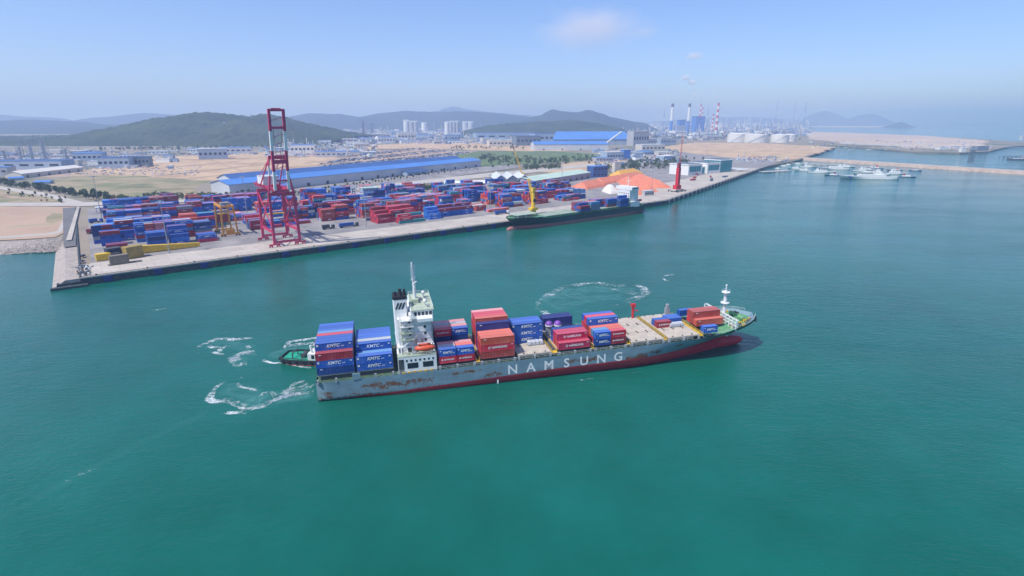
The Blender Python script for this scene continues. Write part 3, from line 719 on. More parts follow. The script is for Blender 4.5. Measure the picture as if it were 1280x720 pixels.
for i, (x, y, z, a, b, c) in enumerate(((28.4, -8.6, 13.5, 1.2, 1.0, 1.6), (30.4, -11.6, 13.5, .8, .8, 1.1), (32.6, -11.8, 13.5, 1.4, .7, .9), (28.6, -3, 15.8, 1.0, 2.0, 2.2), (33.2, -10.4, 13.5, .5, .5, 2.2), (36.2, 1, 28.85, 1.6, 1.2, 1.0), (38.8, -7.4, 28.85, .8, 1.2, .8))):
    m = MB(); m.box(x, x + a, y, y + b, z, z + c); m.build('vent_box', M_CREAM if i % 2 else M_STEEL, ship)
for x in (29.6, 31.4, 33.6, 39.9): m = MB(); m.cyl((x, -8.75, 15.8), (x, -8.75, 25.4), .11, n=6); m.build('pipe', M_STEEL if x > 35 else M_CREAM, tower)
for z in (18.1, 20.6, 23.0): m = MB(); m.box(30.0, 40.3, -8.72, -8.6, z, z + .12); m.build('deck_seam', M_LGREY, tower)
for i in range(8): m = MB(); m.box(28.6 + i * 1.5, 29.2 + i * 1.5, -12.97, -12.88, 11.6, 12.3); m.build('porthole', M_GLASS, ship)
for x0 in (36.0, 34.0): m = MB(); m.box(x0, x0 + .8, -8.68, -8.58, 16.0, 17.8); m.build('door', pm('door_tan', (.42, .34, .25), .6), tower)
m = MB(); m.box(32.4, 33.6, -9.0, 8.6, 25.6, 27.0); m.build('bridge_wing_screen', M_SHIPW, bridge)
# funnel, mast, wire deck lamps
fu = MB(); fu.prism([(27.8, -6.2), (31.8, -6.2), (32.2, -5), (32.2, -1.5), (31.8, -.6), (27.8, -.6), (27.4, -1.6), (27.4, -5.2)], 15.8, 32.0)
funnel = fu.build('funnel', M_SHIPW, ship)
fu = MB(); fu.prism([(27.75, -6.25), (31.85, -6.25), (32.25, -5), (32.25, -1.5), (31.85, -.55), (27.75, -.55), (27.35, -1.6), (27.35, -5.2)], 32.0, 33.2); fu.build('funnel_cap', M_BLACK, funnel)
for i, (x, y) in enumerate(((28.6, -4.8), (30.2, -3), (31.8, -4.6), (30.4, -5.2))): m = MB(); m.cyl((x, y, 33.1), (x - .3, y, 34.6 + .35 * i), .40, n=8); m.build('exhaust_pipe', M_BLACK, funnel)
for k in range(3): m = MB(); m.add([(28.0 + k * 1.05, -6.3, 28.6), (28.6 + k * 1.05, -6.3, 28.6), (29.6 + k * 1.05, -6.3, 30.9), (29.0 + k * 1.05, -6.3, 30.9)], [(0,1,2,3)]); m.build('stripe', M_BLACK, funnel)
ms = MB(); ms.cyl((35.3, 0, 30.2), (35.3, 0, 36.7), .62, .5, n=8); ms.bar((35.3, -3.4, 35.4), (35.3, 3.4, 35.4), .28); ms.cyl((35.3, 0, 36.7), (35.0, 0, 43.4), .45, .3, n=6)
for k in range(7): ms.bar((34.4, -.5 - .05 * (7 - k), 37.2 + k * .8), (36.1, .7, 37.2 + k * .8), .2)
for sy in (-1, 1): ms.bar((35.3, sy * 3.2, 35.4), (35.3, sy * .3, 32.7), .16)
mast = ms.build('mast', M_SHIPW, ship)
for (y, z) in ((-2.4, 36.2), (2.0, 36.8)): m = MB(); m.bar((34.6, y - 1.1, z), (36.2, y + 1.1, z + .5), .35, .3); m.cyl((35.3, y, 35.5), (35.3, y, z), .15, n=6); m.build('radar', M_SHIPW, mast)
for (x, y) in ((38.4, -5), (38.6, 4.8)): m = MB(); m.cyl((x, y, 28.8), (x, y, 29.9), .2, n=6); m.ball((x, y, 30.5), .75, n=10, k=6); m.build('satellite_dome', M_SHIPW, ship, smooth=True)
lb = thing('lifeboat', 'orange enclosed lifeboat on davits beside the white deckhouse', 'lifeboat', SMAT @ Vector((37.1, -11.6, 15.6)), SROT)
m = MB(); m.ball((0, 0, 0), 3.7, 1.35, 1.25, n=14, k=10); m.build('boat_hull', pm('lifeboat_orange', (.72, .11, .045), .4, .1, 1.0), lb, smooth=True)
m = MB(); m.box(-2.2, .6, -.7, .7, .7, 1.45); m.box(.6, 1.9, -.55, .55, .9, 1.8); m.build('canopy', pm('lifeboat_orange', (.7, .1, .04)), lb)
for x0 in (-1.8, -.6): m = MB(); m.box(x0, x0 + .7, -.73, -.69, .95, 1.25); m.build('porthole', M_GLASS, lb)
# forecastle
bw_ = MB()
for i in range(10): y = -11.2 + 22.4 * i / 9; bw_.bar((160.6 - abs(y) * .05, y, zfc(160)), (160.6 - abs(y) * .05, y, 12.4), .35, .5)
for z in (9.6, 10.9, 12.3): bw_.bar((160.8, -11.3, z), (160.8, 11.3, z), .3, .5)
bw_.build('wave_breaker', M_SHIPW, ship)
fm = MB(); fm.cyl((161.9, 0, zfc(165)), (161.9, 0, 21.6), .85, .62, n=12); fmast = fm.build('foremast', M_SHIPW, ship, smooth=False)
for z in (16.2, 20.8): m = MB(); m.cyl((161.9, 0, z), (161.9, 0, z + .25), 1.75, n=12); m.cyl((161.9, 0, z + .9), (161.9, 0, z + 1.0), 1.75, n=12, cap=False); m.build('lookout_ring', M_SHIPW, fmast)
m = MB(); m.cyl((161.9, 0, 21.6), (161.9, 0, 23.6), .22, n=6); m.ball((161.9, 0, 23.8), .4, n=8, k=5); m.bar((161.1, -.8, 22.6), (162.7, .8, 22.6), .2); m.build('mast_lamp', M_SHIPW, fmast)
for (x, y) in ((168.2, -3), (168.2, 3)):
    m = MB(); m.cyl((x, y - 1.6, zfc(x) + .9), (x, y + 1.6, zfc(x) + .9), .8, n=10); m.box(x - .9, x + .9, y - .4, y + .4, zfc(x), zfc(x) + 1.3); m.build('windlass', pm('windlass_green', (.16, .34, .16), .6, .2, .8), ship)
rq = random.Random(5)
for i in range(16):
    x = rq.uniform(161.5, 172); h = half(x) - 1.6; y = rq.choice((-1, 1)) * h * rq.uniform(.6, 1)
    m = MB(); m.cyl((x - .4, y, zfc(x)), (x - .4, y, zfc(x) + .9), .3, n=8); m.cyl((x + .4, y, zfc(x)), (x + .4, y, zfc(x) + .9), .3, n=8); m.box(x - .8, x + .8, y - .3, y + .3, zfc(x) - .05, zfc(x) + .12); m.build('mooring_bitt', M_DARK if i % 3 else M_YEL, ship)
for i in range(9):
    x = 145 + i * 1.7; y = -11.9 + (i % 3) * .5; m = MB(); m.box(x, x + 1, y, y + .8, zfc(145), zfc(145) + 1.0 + .3 * (i % 2)); m.build('vent_box', M_GRN if i % 2 else M_STEEL, ship)
m = MB(); m.box(173.0, 174.4, -4.6, -3.6, 9.0, 10.4); m.bar((174.2, -4.4, 8.6), (173.0, -5.4, 10.2), .35); m.bar((173.4, -3.4, 8.9), (173.6, -5.6, 8.9), .5); m.build('anchor', M_DARK, ship)
dk = MB(); dk.cyl((126.2, 11.6, ZD), (126.2, 11.6, 14.6), .55, n=8); dk.box(125.3, 127.1, 10.9, 12.3, 14.2, 15.5); dk.bar((126, 11.6, 13.0), (128.3, 11.0, 12.4), .4); dk.build('deck_post', M_RED, ship)
m = MB(); m.box(141.5, 143.3, 11.3, 12.8, ZD, 12); m.cyl((142.4, 12, 12), (142.4, 12, 13.6), .8, n=10); m.build('ventilator', M_STEEL, ship)
# cargo on the ship
TIER = {1: 'bottom tier', 2: 'second tier', 3: 'third tier', 4: 'fourth tier', 5: 'fifth tier'}
rb = random.Random(11)
def ship_box(mat4, rot, x, y, z, ln, colour, letter, label, group, hc=0):
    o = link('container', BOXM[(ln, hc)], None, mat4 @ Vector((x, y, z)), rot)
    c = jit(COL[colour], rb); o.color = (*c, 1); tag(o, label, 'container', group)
    if letter:
        me = {('K', 40): LET40K, ('K', 20): LET20K, ('N', 40): LET40N, ('N', 20): LET20N, ('P', 40): LETP}.get((letter, ln))
        if me: link('lettering', me, o, (0, -1.235, 0))
    link('door_bars', DOORM, o, ((12.19 if ln == 40 else 6.06) / 2 + .0, 0, 0))
    return o
ROWN = ['one', 'two', 'three', 'four', 'five', 'six', 'seven', 'eight', 'nine', 'ten']
SIZE = {40: 'long', 20: 'short'}
def bay(x0, ln, where, rows, base=9.2, y0=-12.5, hc=0):
    """rows: {row index: [(colour, lettering), ... from the bottom up]}"""
    for r, col in rows.items():
        for t, (colour, lt) in enumerate(col):
            H_ = 2.9 if hc == 1 and ln == 40 else 2.59
            lab = '%s%s %s container, %s, row %s from the rail, %s' % ('lettered ' if lt else '', colour, SIZE[ln], TIER[t + 1], ROWN[r], where)
            ship_box(SMAT, SROT, x0 + (6.1 if ln == 40 else 3.03), y0 + 2.5 * (r + .5), base + t * (H_ + .02), ln, colour, lt, lab, 'containers on the ship under way', hc if ln == 40 else 0)
B, N_, MR, RD, OR, DB, NV, PB, GY, BR = 'blue', 'navy', 'maroon', 'red', 'orange red', 'dark blue', 'navy', 'pale blue', 'grey', 'brick red'
s1 = {0: [(DB, 'P'), (B, 'K'), (MR, 'P')]}
for r in range(1, 9): s1[r] = [(DB, ''), (B, ''), (BR if r % 2 else B, ''), ([B, B, B, 'red', PB, B, B, B][r - 1], 'K' if r == 1 else '')]
bay(.6, 40, 'stern stack', s1, 9.2, -10.7)
s2 = {0: [(B, 'K'), (B, 'K')], 1: [(B, ''), (PB, '')]}
for r in range(2, 8): s2[r] = [(B, ''), (DB, ''), ([B, GY, B, B, B, B][r - 2], 'K' if r == 2 else '')]
bay(13.5, 40, 'stack abaft deckhouse', s2, 9.2, -10.7)
for x0, cs, where in ((41.6, [(RD, 'N'), (B, 'K')], 'deckhouse front stack'), (47.9, [(RD, 'N'), (B, 'K')], 'stack before orange boxes')):
    c3 = {0: [cs[0], (cs[1])], 1: [(RD, ''), ('orange red' if x0 > 45 else GY, '')], 2: [(B, ''), ('pink', '')]}
    for r in range(5, 9): c3[r] = [(B, ''), (DB, ''), ((RD, 'N') if x0 < 45 else (B, 'K')) if r == 5 else ([('pink', ''), (GY, ''), ('pink', '')][r - 6])]
    bay(x0, 20, where, c3)
c4 = {}
for r in range(0, 3): c4[r] = [(BR if r == 0 else RD, ''), (RD, 'N'), (MR if r == 0 else OR, 'P' if r == 0 else '')]
c4[0][2] = (OR, 'P')
c4[3] = [(NV, ''), (NV, ''), (NV, ''), (NV, 'P')]
bay(56.5, 40, 'tall midship block', c4)
bay(56.5, 40, 'block behind navy box', {r: [(RD, ''), (BR, ''), (RD, ''), ([OR, RD, RD, 'pink'][r - 4], '')] for r in range(4, 8)}, hc=1)
bay(70.0, 40, 'blue midship stack', {r: [(B, 'K' if r == 4 else '')] * 3 for r in (4, 5, 6)})
bay(85.5, 40, 'red lettered stack', {0: [('crimson', 'N')], 1: [(BR, ''), ('crimson', 'N')], 2: [(RD, ''), ('crimson', '')], 3: [(B, ''), (DB, ''),], 8: [(DB, ''), (NV, '')], 9: [(DB, ''), (NV, 'P')]})
bay(99.8, 20, 'pair by red stack', {0: [(DB, 'K'), (B, 'K')], 1: [(RD, ''), (PB, '')]})
bay(105.9, 20, 'pair beside bare hatch', {0: [(MR, 'N'), (RD, 'N')], 1: [(RD, ''), (OR, '')]})
bay(99.8, 40, 'stack before bare hatch', {2: [(RD, ''), (OR, '')], 3: [(RD, ''), (MR, ''), (B, 'K')], 4: [(B, ''), (RD, ''), (RD, '')], 5: [(B, ''), (RD, ''), (B, '')]})
bay(97.4, 40, 'far red pair amidships', {7: [(BR, ''), (RD, '')]}) if False else None
bay(130.2, 20, 'forward hatch pair', {4: [(MR, 'N')], 5: [(B, '')]}); bay(136.4, 20, 'forward hatch corner', {5: [(B, '')], 6: [(B, '')]})
bay(146.2, 40, 'by the wave breaker', {3: [(OR, 'P')], 4: [(BR, ''), (BR, 'P')], 5: [(RD, ''), (BR, '')]})
bay(144.9, 20, 'near the forecastle', {0: [(B, 'K')]})
bay(146.0, 20, 'far forecastle corner', {8: [(B, '')]})
def flat_rack(x, y, label):
    t = thing('flat_rack', label, 'flat rack', SMAT @ Vector((x, y, 9.2)), SROT)
    m = MB(); m.box(-3, 3, -1.2, 1.2, 0, .5); m.build('base', M_STEEL, t)
    for i in range(4): m = MB(); m.box(-2.9 + i * 1.5, -1.7 + i * 1.5, -1.15, 1.15, .5, 1.5); m.build('folded_end', M_LGREY, t)
flat_rack(78.6, -4.6, 'folded grey flat racks lying on the hatch before the blue lettered stack')
flat_rack(138.6, -2.2, 'folded grey flat racks lying beside short boxes on the forward hatch')
for k, (x, y) in enumerate(((86.6, 3.6), (90.0, 3.0))):
    t = thing('buoy', 'round purple buoy with a white band standing on the deck cargo', 'buoy', SMAT @ Vector((x, y, 9.2)), SROT, 'purple buoys on the ship')
    m = MB(); m.ball((0, 0, 4.1), 1.5, n=14, k=8); m.build('float', pm('buoy_purple', (.20, .07, .36), .45), t, smooth=True)
    m = MB(); m.cyl((0, 0, 3.6), (0, 0, 4.2), 1.53, n=14); m.build('band', M_SHIPW, t)
    m = MB(); m.box(-1, 1, -1, 1, 0, 2.7); m.build('cradle', M_STEEL, t)
# ================================================================== tug, moored ship, patrol ships, foam
def tyre_mesh():
    m = MB(); n = 12; k = 6
    for i in range(n):
        a = 2 * math.pi * i / n
        for j in range(k): b = 2 * math.pi * j / k; r = .55 + .22 * math.cos(b); m.v.append((r * math.cos(a), .22 * math.sin(b), r * math.sin(a)))
    for i in range(n):
        for j in range(k): m.f.append([i*k+j, i*k+(j+1)%k, ((i+1)%n)*k+(j+1)%k, ((i+1)%n)*k+j]); m.m.append(0)
    return m.mesh('tyre', M_BLACK, True)
TYRE = tyre_mesh()
tp = at(356, 449, 0); TA = R(-5)
tug = thing('tugboat', 'dark hulled tugboat with green deck and white house at the ship\'s stern', 'tugboat', tp, TA)
M_TH = hull_mat('tug_hull', (.03, .04, .05), [], 3, .74)
_, th_ = hull('hull', [M_TH, M_BOOT], tug, 31, 30, 10.5, 2.8, lambda x: 2.3 + (.9 * max(0, (x - 18) / 13) ** 2), boot=.3, nx=30, sternw=.72, xb=.66, xw=.6)
deck('deck', pm('tug_green', (.02, .33, .20), .55, .15, .8), tug, .4, 30, 1.5, th_, .3)
railing(tug, [(x, -(th_(x) - .1), 2.3) for x in (0, 2, 4, 8, 12)], .5, 2.0, M_DARK, 'bulwark_rail', .14)
m = MB(); m.box(11.5, 23.5, -3.8, 3.8, 1.5, 4.4); m.build('deckhouse', M_SHIPW, tug)
m = MB(); m.prism([(14, -2.9), (20, -2.9), (21.2, -1.8), (21.2, 1.8), (20, 2.9), (14, 2.9)], 4.4, 7.6); wh_ = m.build('wheelhouse', M_SHIPW, tug)
for i in range(4): m = MB(); m.box(14.5 + i * 1.35, 15.6 + i * 1.35, -2.96, -2.86, 5.6, 6.9); m.build('window', M_GLASS, wh_)
m = MB(); m.box(13.7, 21.4, -3.1, 3.1, 7.6, 7.8); m.build('roof', pm('tug_roof', (.62, .50, .36), .6), wh_)
for i in range(3): m = MB(); m.box(13 + i * 3.2, 14.2 + i * 3.2, -3.86, -3.76, 2.3, 3.9); m.build('door', M_GLASS, tug)
for sy in (-1, 1): m = MB(); m.cyl((12.8, sy * 2.4, 4.4), (12.5, sy * 2.4, 7.4), .55, .45, n=10); m.build('exhaust_stack', M_RED if sy > 0 else M_SHIPW, tug)
m = MB(); m.cyl((16, 0, 7.8), (16, 0, 14), .22, .1, n=6); m.bar((16, -1.6, 10.5), (16, 1.6, 10.5), .15); m.bar((15.4, -.9, 12), (16.6, .9, 12.1), .25); m.build('mast', M_RED, tug)
m = MB(); m.cyl((8.4, -1.3, 2.4), (8.4, 1.3, 2.4), .9, n=10); m.box(7.6, 9.2, -1.7, -1.3, 1.5, 3.2); m.box(7.6, 9.2, 1.3, 1.7, 1.5, 3.2); m.build('tow_winch', M_DARK, tug)
m = MB(); m.bar((4.6, -2.2, 1.5), (4.6, -2.2, 3.6), .35); m.bar((4.6, 2.2, 1.5), (4.6, 2.2, 3.6), .35); m.bar((4.6, -2.4, 3.6), (4.6, 2.4, 3.6), .35); m.build('tow_arch', M_DARK, tug)
for x in (1.5, 4.5, 7.5, 10.5, 13.5, 16.5, 19.5, 22.5): link('tyre', TYRE, tug, (x, -th_(x) - .12, 1.2), 0)
m = MB(); m.cyl((-.15, -3.3, 1.6), (-.15, 3.3, 1.6), .55, n=8); m.build('stern_fender', M_BLACK, tug)

# moored dark green ship, bow towards the quay corner
nb_ = at(634, 289, 0); ne_ = at(803, 264.5, 0)
s_b = (nb_ - QC).dot(_q); s_e = (ne_ - QC).dot(_q); L2 = s_e - s_b - 2; B2 = 22
A2 = QA + math.pi; S2O = quay(s_e, -14.2, 0); S2M = Matrix.Translation(S2O) @ Matrix.Rotation(A2, 4, 'Z')
shp2 = thing('cargo_ship', 'dark green cargo ship with yellow deck cranes moored at the container quay', 'cargo ship', S2O, A2)
M_GH = hull_mat('hull_dark_green', (.012, .055, .05), [], 9, .70); M_PB = hull_mat('boot_topping_pink', (.42, .16, .15), [], 2, .68)
def zt2(x):
    k = max(0, (x - L2 * .78) / (L2 * .22)); return 8.2 + 2.6 * min(1, k * 2.2)
_, hf2 = hull('hull', [M_GH, M_PB], shp2, L2, L2 - 8, B2, 5, zt2, boot=2.9, nx=40, sternw=.8)
bb = MB(); bb.ball((L2 - 6.5, 0, .3), 6, 2.1, 2.4, n=12, k=10); bb.build('bulb', M_PB, shp2, smooth=True)
deck('main_deck', M_GRN, shp2, .5, L2 * .8, 7.4, hf2); deck('forecastle_deck', M_GRN, shp2, L2 * .8, L2 - 1.5, 10.1, hf2, .3)
m = MB(); m.box(30, L2 * .8, -8.4, 8.4, 7.4, 9.2); m.build('hatch_coaming', M_GRN, shp2)
for i in range(6):
    x0 = 31 + i * (L2 * .8 - 33) / 6; m = MB(); m.box(x0, x0 + (L2 * .8 - 33) / 6 - 1.4, -9, 9, 9.2, 9.8); m.build('hatch_cover', pm('hatch_sage', (.30, .36, .28), .7, .2, .5), shp2)
m = MB(); m.box(L2 * .82, L2 - 7, -6.5, 6.5, 12.6, 12.9)
for xx in (L2 * .83, L2 * .9, L2 - 8):
    for sy in (-1, 1): m.box(xx - .3, xx + .3, sy * 6.2 - .3, sy * 6.2 + .3, 10.1, 12.6)
m.build('forecastle_awning', pm('awning_sage', (.36, .42, .34), .7, .2, .5), shp2)
railing(shp2, [(x, hf2(x) - .2, zt2(x)) for x in (L2 * .8, L2 * .88, L2 * .94, L2 - 3)], 1.1, 2.2)
m = MB(); m.box(13, 27, -10.6, 10.6, 7.4, 13); m.box(15, 26, -8, 8, 13, 24.5); m.box(16, 26.3, -10.8, 10.8, 24.5, 27.6); h2 = m.build('deckhouse', M_SHIPW, shp2)
for i in range(6):
    for zz in (14.5, 17.5, 20.5): m = MB(); m.box(26.25 if zz > 23 else 25.95, 26.05, -6.6 + i * 2.5, -5.6 + i * 2.5, zz, zz + 1.1); m.build('window', M_GLASS, h2)
    m = MB(); m.box(16.7 + i * 1.6, 17.8 + i * 1.6, 10.76, 10.86, 25.6, 26.9); m.build('window', M_GLASS, h2)
m = MB(); m.box(7, 13, -3, 3, 7.4, 24); m.box(6.8, 13.2, -3.2, 3.2, 24, 26); m.build('funnel', M_SHIPW, shp2)
m = MB(); m.cyl((20, 0, 27.6), (20, 0, 38), .4, .2, n=6); m.bar((20, -3, 33), (20, 3, 33), .3); m.build('mast', M_SHIPW, shp2)
m = MB(); m.ball((8, 6.5, 13.0), 3.3, 1.2, 1.2, n=10, k=8); lb2 = m.build('rescue_boat', M_RED, shp2, smooth=True)
m = MB(); m.truss((29.5, 10.4, 8), (29.5, 10.4, 17), 2.0, 2.0, 3, .2); m.build('lashing_frame', M_GRN, shp2)
fr_ = MB()
for i in range(9): x = 31 + i * 3.4; fr_.bar((x, 10.2, 9.2), (x, 10.2, 15.2), .35)
for z in (9.4, 12.2, 15.2): fr_.bar((31, 10.2, z), (58.4, 10.2, z), .35)
fr_.build('cell_guide', pm('guide_green', (.03, .16, .12), .6), shp2)
def deck_crane(x, y, ang):
    m = MB(); m.cyl((x, y, 7.4), (x, y, 13.5), 3.4, 2.6, n=12); m.box(x - 3.6, x + 3.6, y - 3, y + 3, 13.5, 15.5); m.cyl((x, y, 15.5), (x, y, 31), 2.0, 1.3, n=12); m.box(x - 1.6, x + 1.6, y - 1.6, y + 1.6, 30, 33.5)
    c_ = m.build('deck_crane', M_YEL, shp2)
    j = MB(); e = Vector((x + math.cos(ang) * 9, y + math.sin(ang) * 9, 41)); j.truss((x, y, 20), e, 1.5, 1.6, 9, .22); j.build('jib', M_YEL, c_)
    j = MB(); j.bar((x, y, 33.4), e, .14); j.build('luffing_wire', M_DARK, c_)
    j = MB(); j.box(x - 1.2, x + 1.2, y + 1.5, y + 2.6, 21, 23.6); j.build('cab', M_GLASS, c_)
deck_crane(L2 * .79, -8.0, R(-100))
rb = random.Random(23)
COLS2 = ['blue', 'maroon', 'dark blue', 'red', 'slate', 'pale blue', 'navy', 'brick red']
def bay2(x0, where, rows):
    for r, col in rows.items():
        for t, c_ in enumerate(col):
            ship_box(S2M, A2, x0 + 6.1, 10.2 - 2.5 * r, 9.85 + 2.61 * t, 40, c_, '', '%s container, %s, row %s from the seaward rail, %s' % (c_, TIER[t + 1], ROWN[r], where), 'containers on the moored green ship')
bay2(72, 'forward stack', {0: ['slate', 'slate', 'pale blue'], 1: ['blue', 'blue', 'slate'], 2: ['blue', 'red', 'pink'], 3: ['blue', 'navy', 'red']})
bay2(86, 'stack beside the crane', {0: ['dark blue', 'maroon'], 1: ['blue', 'red', 'blue'], 2: ['blue', 'blue', 'navy'], 3: ['maroon', 'blue', 'maroon'], 4: ['maroon', 'red', 'maroon']})
bay2(31, 'stack against the deckhouse', {0: ['blue', 'dark blue', 'blue'], 1: ['blue', 'blue', 'blue', 'blue'], 2: ['blue', 'dark blue', 'blue'], 3: ['blue', 'blue', 'red'], 4: ['blue', 'blue', 'blue']})
bay2(44, 'low stack ahead of the deckhouse', {2: ['maroon', 'blue', 'blue'], 3: ['blue', 'maroon', 'blue'], 4: ['blue', 'red', 'maroon']})
bay2(58, 'midship stack before the guides', {4: ['blue', 'maroon', 'blue'], 5: ['blue', 'blue', 'red'], 6: ['blue', 'red', 'blue']})

# patrol ships and small craft in the boat basin
def patrol(name, label, cat, px0, px1, py, ang_rev=False, dark=False, tall=1.0, group=None):
    a = at(px0, py[0], 0); b = at(px1, py[1], 0); L_ = (b - a).length; ang = math.atan2(b.y - a.y, b.x - a.x)
    if ang_rev: a, b = b, a; ang += math.pi
    t = thing(name, label, cat, a, ang, group); B_ = max(3.2, L_ * .135); D_ = max(1.2, L_ * .045)
    hm_ = pm('patrol_blue', (.06, .12, .22), .5) if dark else M_SHIPW
    _, hf = hull('hull', [hm_, M_DARK], t, L_, L_ * .94, B_, 1.2, lambda x: D_ * (1 + .5 * max(0, (x / L_ - .55) / .45) ** 1.5), boot=.15, nx=20, sternw=.82, xb=.6, xw=.5)
    deck('deck', pm('patrol_deck', (.30, .36, .36), .7), t, .2, L_ * .97, D_ * .9, hf, .1, 10)
    h = L_ * .05 * tall
    m = MB(); m.box(L_*.22, L_*.66, -B_*.36, B_*.36, D_*.9, D_*.9 + h); m.build('deckhouse', M_SHIPW, t)
    m = MB(); m.box(L_*.42, L_*.62, -B_*.32, B_*.32, D_*.9 + h, D_*.9 + 2*h); w_ = m.build('wheelhouse', M_SHIPW, t)
    m = MB(); m.box(L_*.44, L_*.625, -B_*.33, B_*.33, D_*.9 + 1.45*h, D_*.9 + 1.8*h); m.build('window_band', M_GLASS, w_)
    m = MB(); m.prism([(L_*.27, -B_*.16), (L_*.36, -B_*.16), (L_*.36, B_*.16), (L_*.27, B_*.16)], D_*.9 + h, D_*.9 + 2.1*h); m.build('funnel', M_SHIPW if not dark else M_RED, t)
    m = MB(); m.cyl((L_*.45, 0, D_*.9 + 2*h), (L_*.43, 0, D_*.9 + 4.2*h), L_*.006 + .08, n=6); m.bar((L_*.44, -B_*.2, D_*.9 + 3.2*h), (L_*.44, B_*.2, D_*.9 + 3.2*h), .25 + L_ * .002); m.build('mast', M_STEEL, t)
    if L_ > 50:
        m = MB(); m.cyl((L_*.74, 0, D_), (L_*.74, 0, D_ + 2.4), 1.4, n=8); m.bar((L_*.74, 0, D_ + 2.2), (L_*.79, 0, D_ + 3), .3); m.build('deck_gun', M_LGREY, t)
        for sy in (-1, 1): m = MB(); m.add([(L_*.76, sy*(hf(L_*.76)+.12), .6), (L_*.80, sy*(hf(L_*.80)+.12), .6), (L_*.84, sy*(hf(L_*.83)+.12), D_*1.05), (L_*.80, sy*(hf(L_*.80)+.12), D_*1.05)], [(0,1,2,3)]); m.build('hull_stripe', pm('stripe_navy', (.02, .05, .22), .5), t)
    return t
patrol('patrol_ship', 'largest white patrol ship with dark slanting bow stripe, outermost at the breakwater', 'patrol ship', 1046, 1122, (223.2, 224.2), True, tall=.8)
for i, (x0, x1, y, rev, tl, dk, lb_) in enumerate(((1064, 1112, 218.6, True, 1.2, False, 'white patrol ship moored just inside the largest one'), (1010, 1046, 216, False, 1.1, False, 'white patrol ship lying stern to the jetty'), (1022, 1062, 211.5, True, 1.3, False, 'white patrol ship moored between jetty and breakwater'),
        (1066, 1100, 214, False, 1.4, False, 'slim patrol ship along the breakwater foot'), (1122, 1146, 221.3, False, 1.5, True, 'small dark blue patrol boat off the largest ship'), (1136, 1153, 213.3, False, 1.0, True, 'small blue launch by the breakwater beyond the patrol ships'), (1104, 1136, 217.4, False, 1.6, False, 'white patrol ship with high bow inside the dark boat'),
        (992, 1014, 213.2, True, 1.4, False, 'short white cutter beside the boat jetty'), (1000, 1022, 209, False, 1.5, False, 'white cutter on the inner side of the boat jetty'), (1030, 1050, 219.3, True, 1.5, True, 'dark hulled cutter by the largest ship\'s bow'), (1048, 1070, 208.8, False, 1.6, False, 'small cutter tight under the breakwater'), (1078, 1104, 210.8, True, 1.5, True, 'dark cutter tight under the breakwater'), (984, 1002, 210.6, True, 1.2, False, 'small white boat in the basin corner'), (1108, 1128, 213, True, 1.4, True, 'dark workboat behind the high bowed ship'))):
    patrol('patrol_ship' if x1 - x0 > 30 else 'patrol_boat', lb_, 'patrol boat', x0, x1, (y, y + .6), rev, dk, tl)
for i, (x0, x1, y) in enumerate(((972, 984, 208), (980, 992, 206.5), (990, 1002, 205.3), (1002, 1014, 205), (966, 976, 211))):
    patrol('harbour_launch', 'little white harbour launch tied to the pontoon jetty', 'launch', x0, x1, (y, y + .3), i % 2 == 0, False, 1.5, 'launches at the pontoon jetty')
def jetty(label, a, b, w_, z, mat):
    a = at(*a, 0); b = at(*b, 0); d = b - a; L_ = d.length; t = thing('jetty', label, 'jetty', a, math.atan2(d.y, d.x))
    m = MB(); m.box(0, L_, -w_/2, w_/2, z - .7, z); m.build('deck', mat, t)
    n = max(2, int(L_ / 12))
    for i in range(n + 1):
        for sy in (-1, 1): m = MB(); m.cyl((L_*i/n*.98+.5, sy*w_*.42, -3), (L_*i/n*.98+.5, sy*w_*.42, z - .5), .5, n=6); m.build('pile', M_DARK, t)
jetty('pale pontoon jetty at the end of the outer berth', (952, 216), (985, 214.5), 14, 2.2, M_PAVE)
jetty('long pale boat jetty reaching from the terminal to the patrol ships', (975, 204), (1052, 208), 8, 2.4, M_PAVE)
jetty('dark piled jetty beyond the breakwater', (1252, 197), (1330, 196.5), 16, 4, M_DARK)
jetty('pale trestle bridge beyond the peninsula tip', (1236, 186), (1330, 186.5), 9, 6, M_STEEL)
t = thing('work_barge', 'dark work barge with low house beside the piled jetty', 'barge', at(1262, 200, 0), .1)
m = MB(); m.box(0, 55, -8, 8, -1, 3); m.build('hull', M_DARK, t); m = MB(); m.box(34, 46, -5, 5, 3, 9); m.build('deckhouse', M_STEEL, t); m = MB(); m.box(4, 30, -7, -3, 3, 4.2); m.build('white_cargo', M_SHIPW, t)

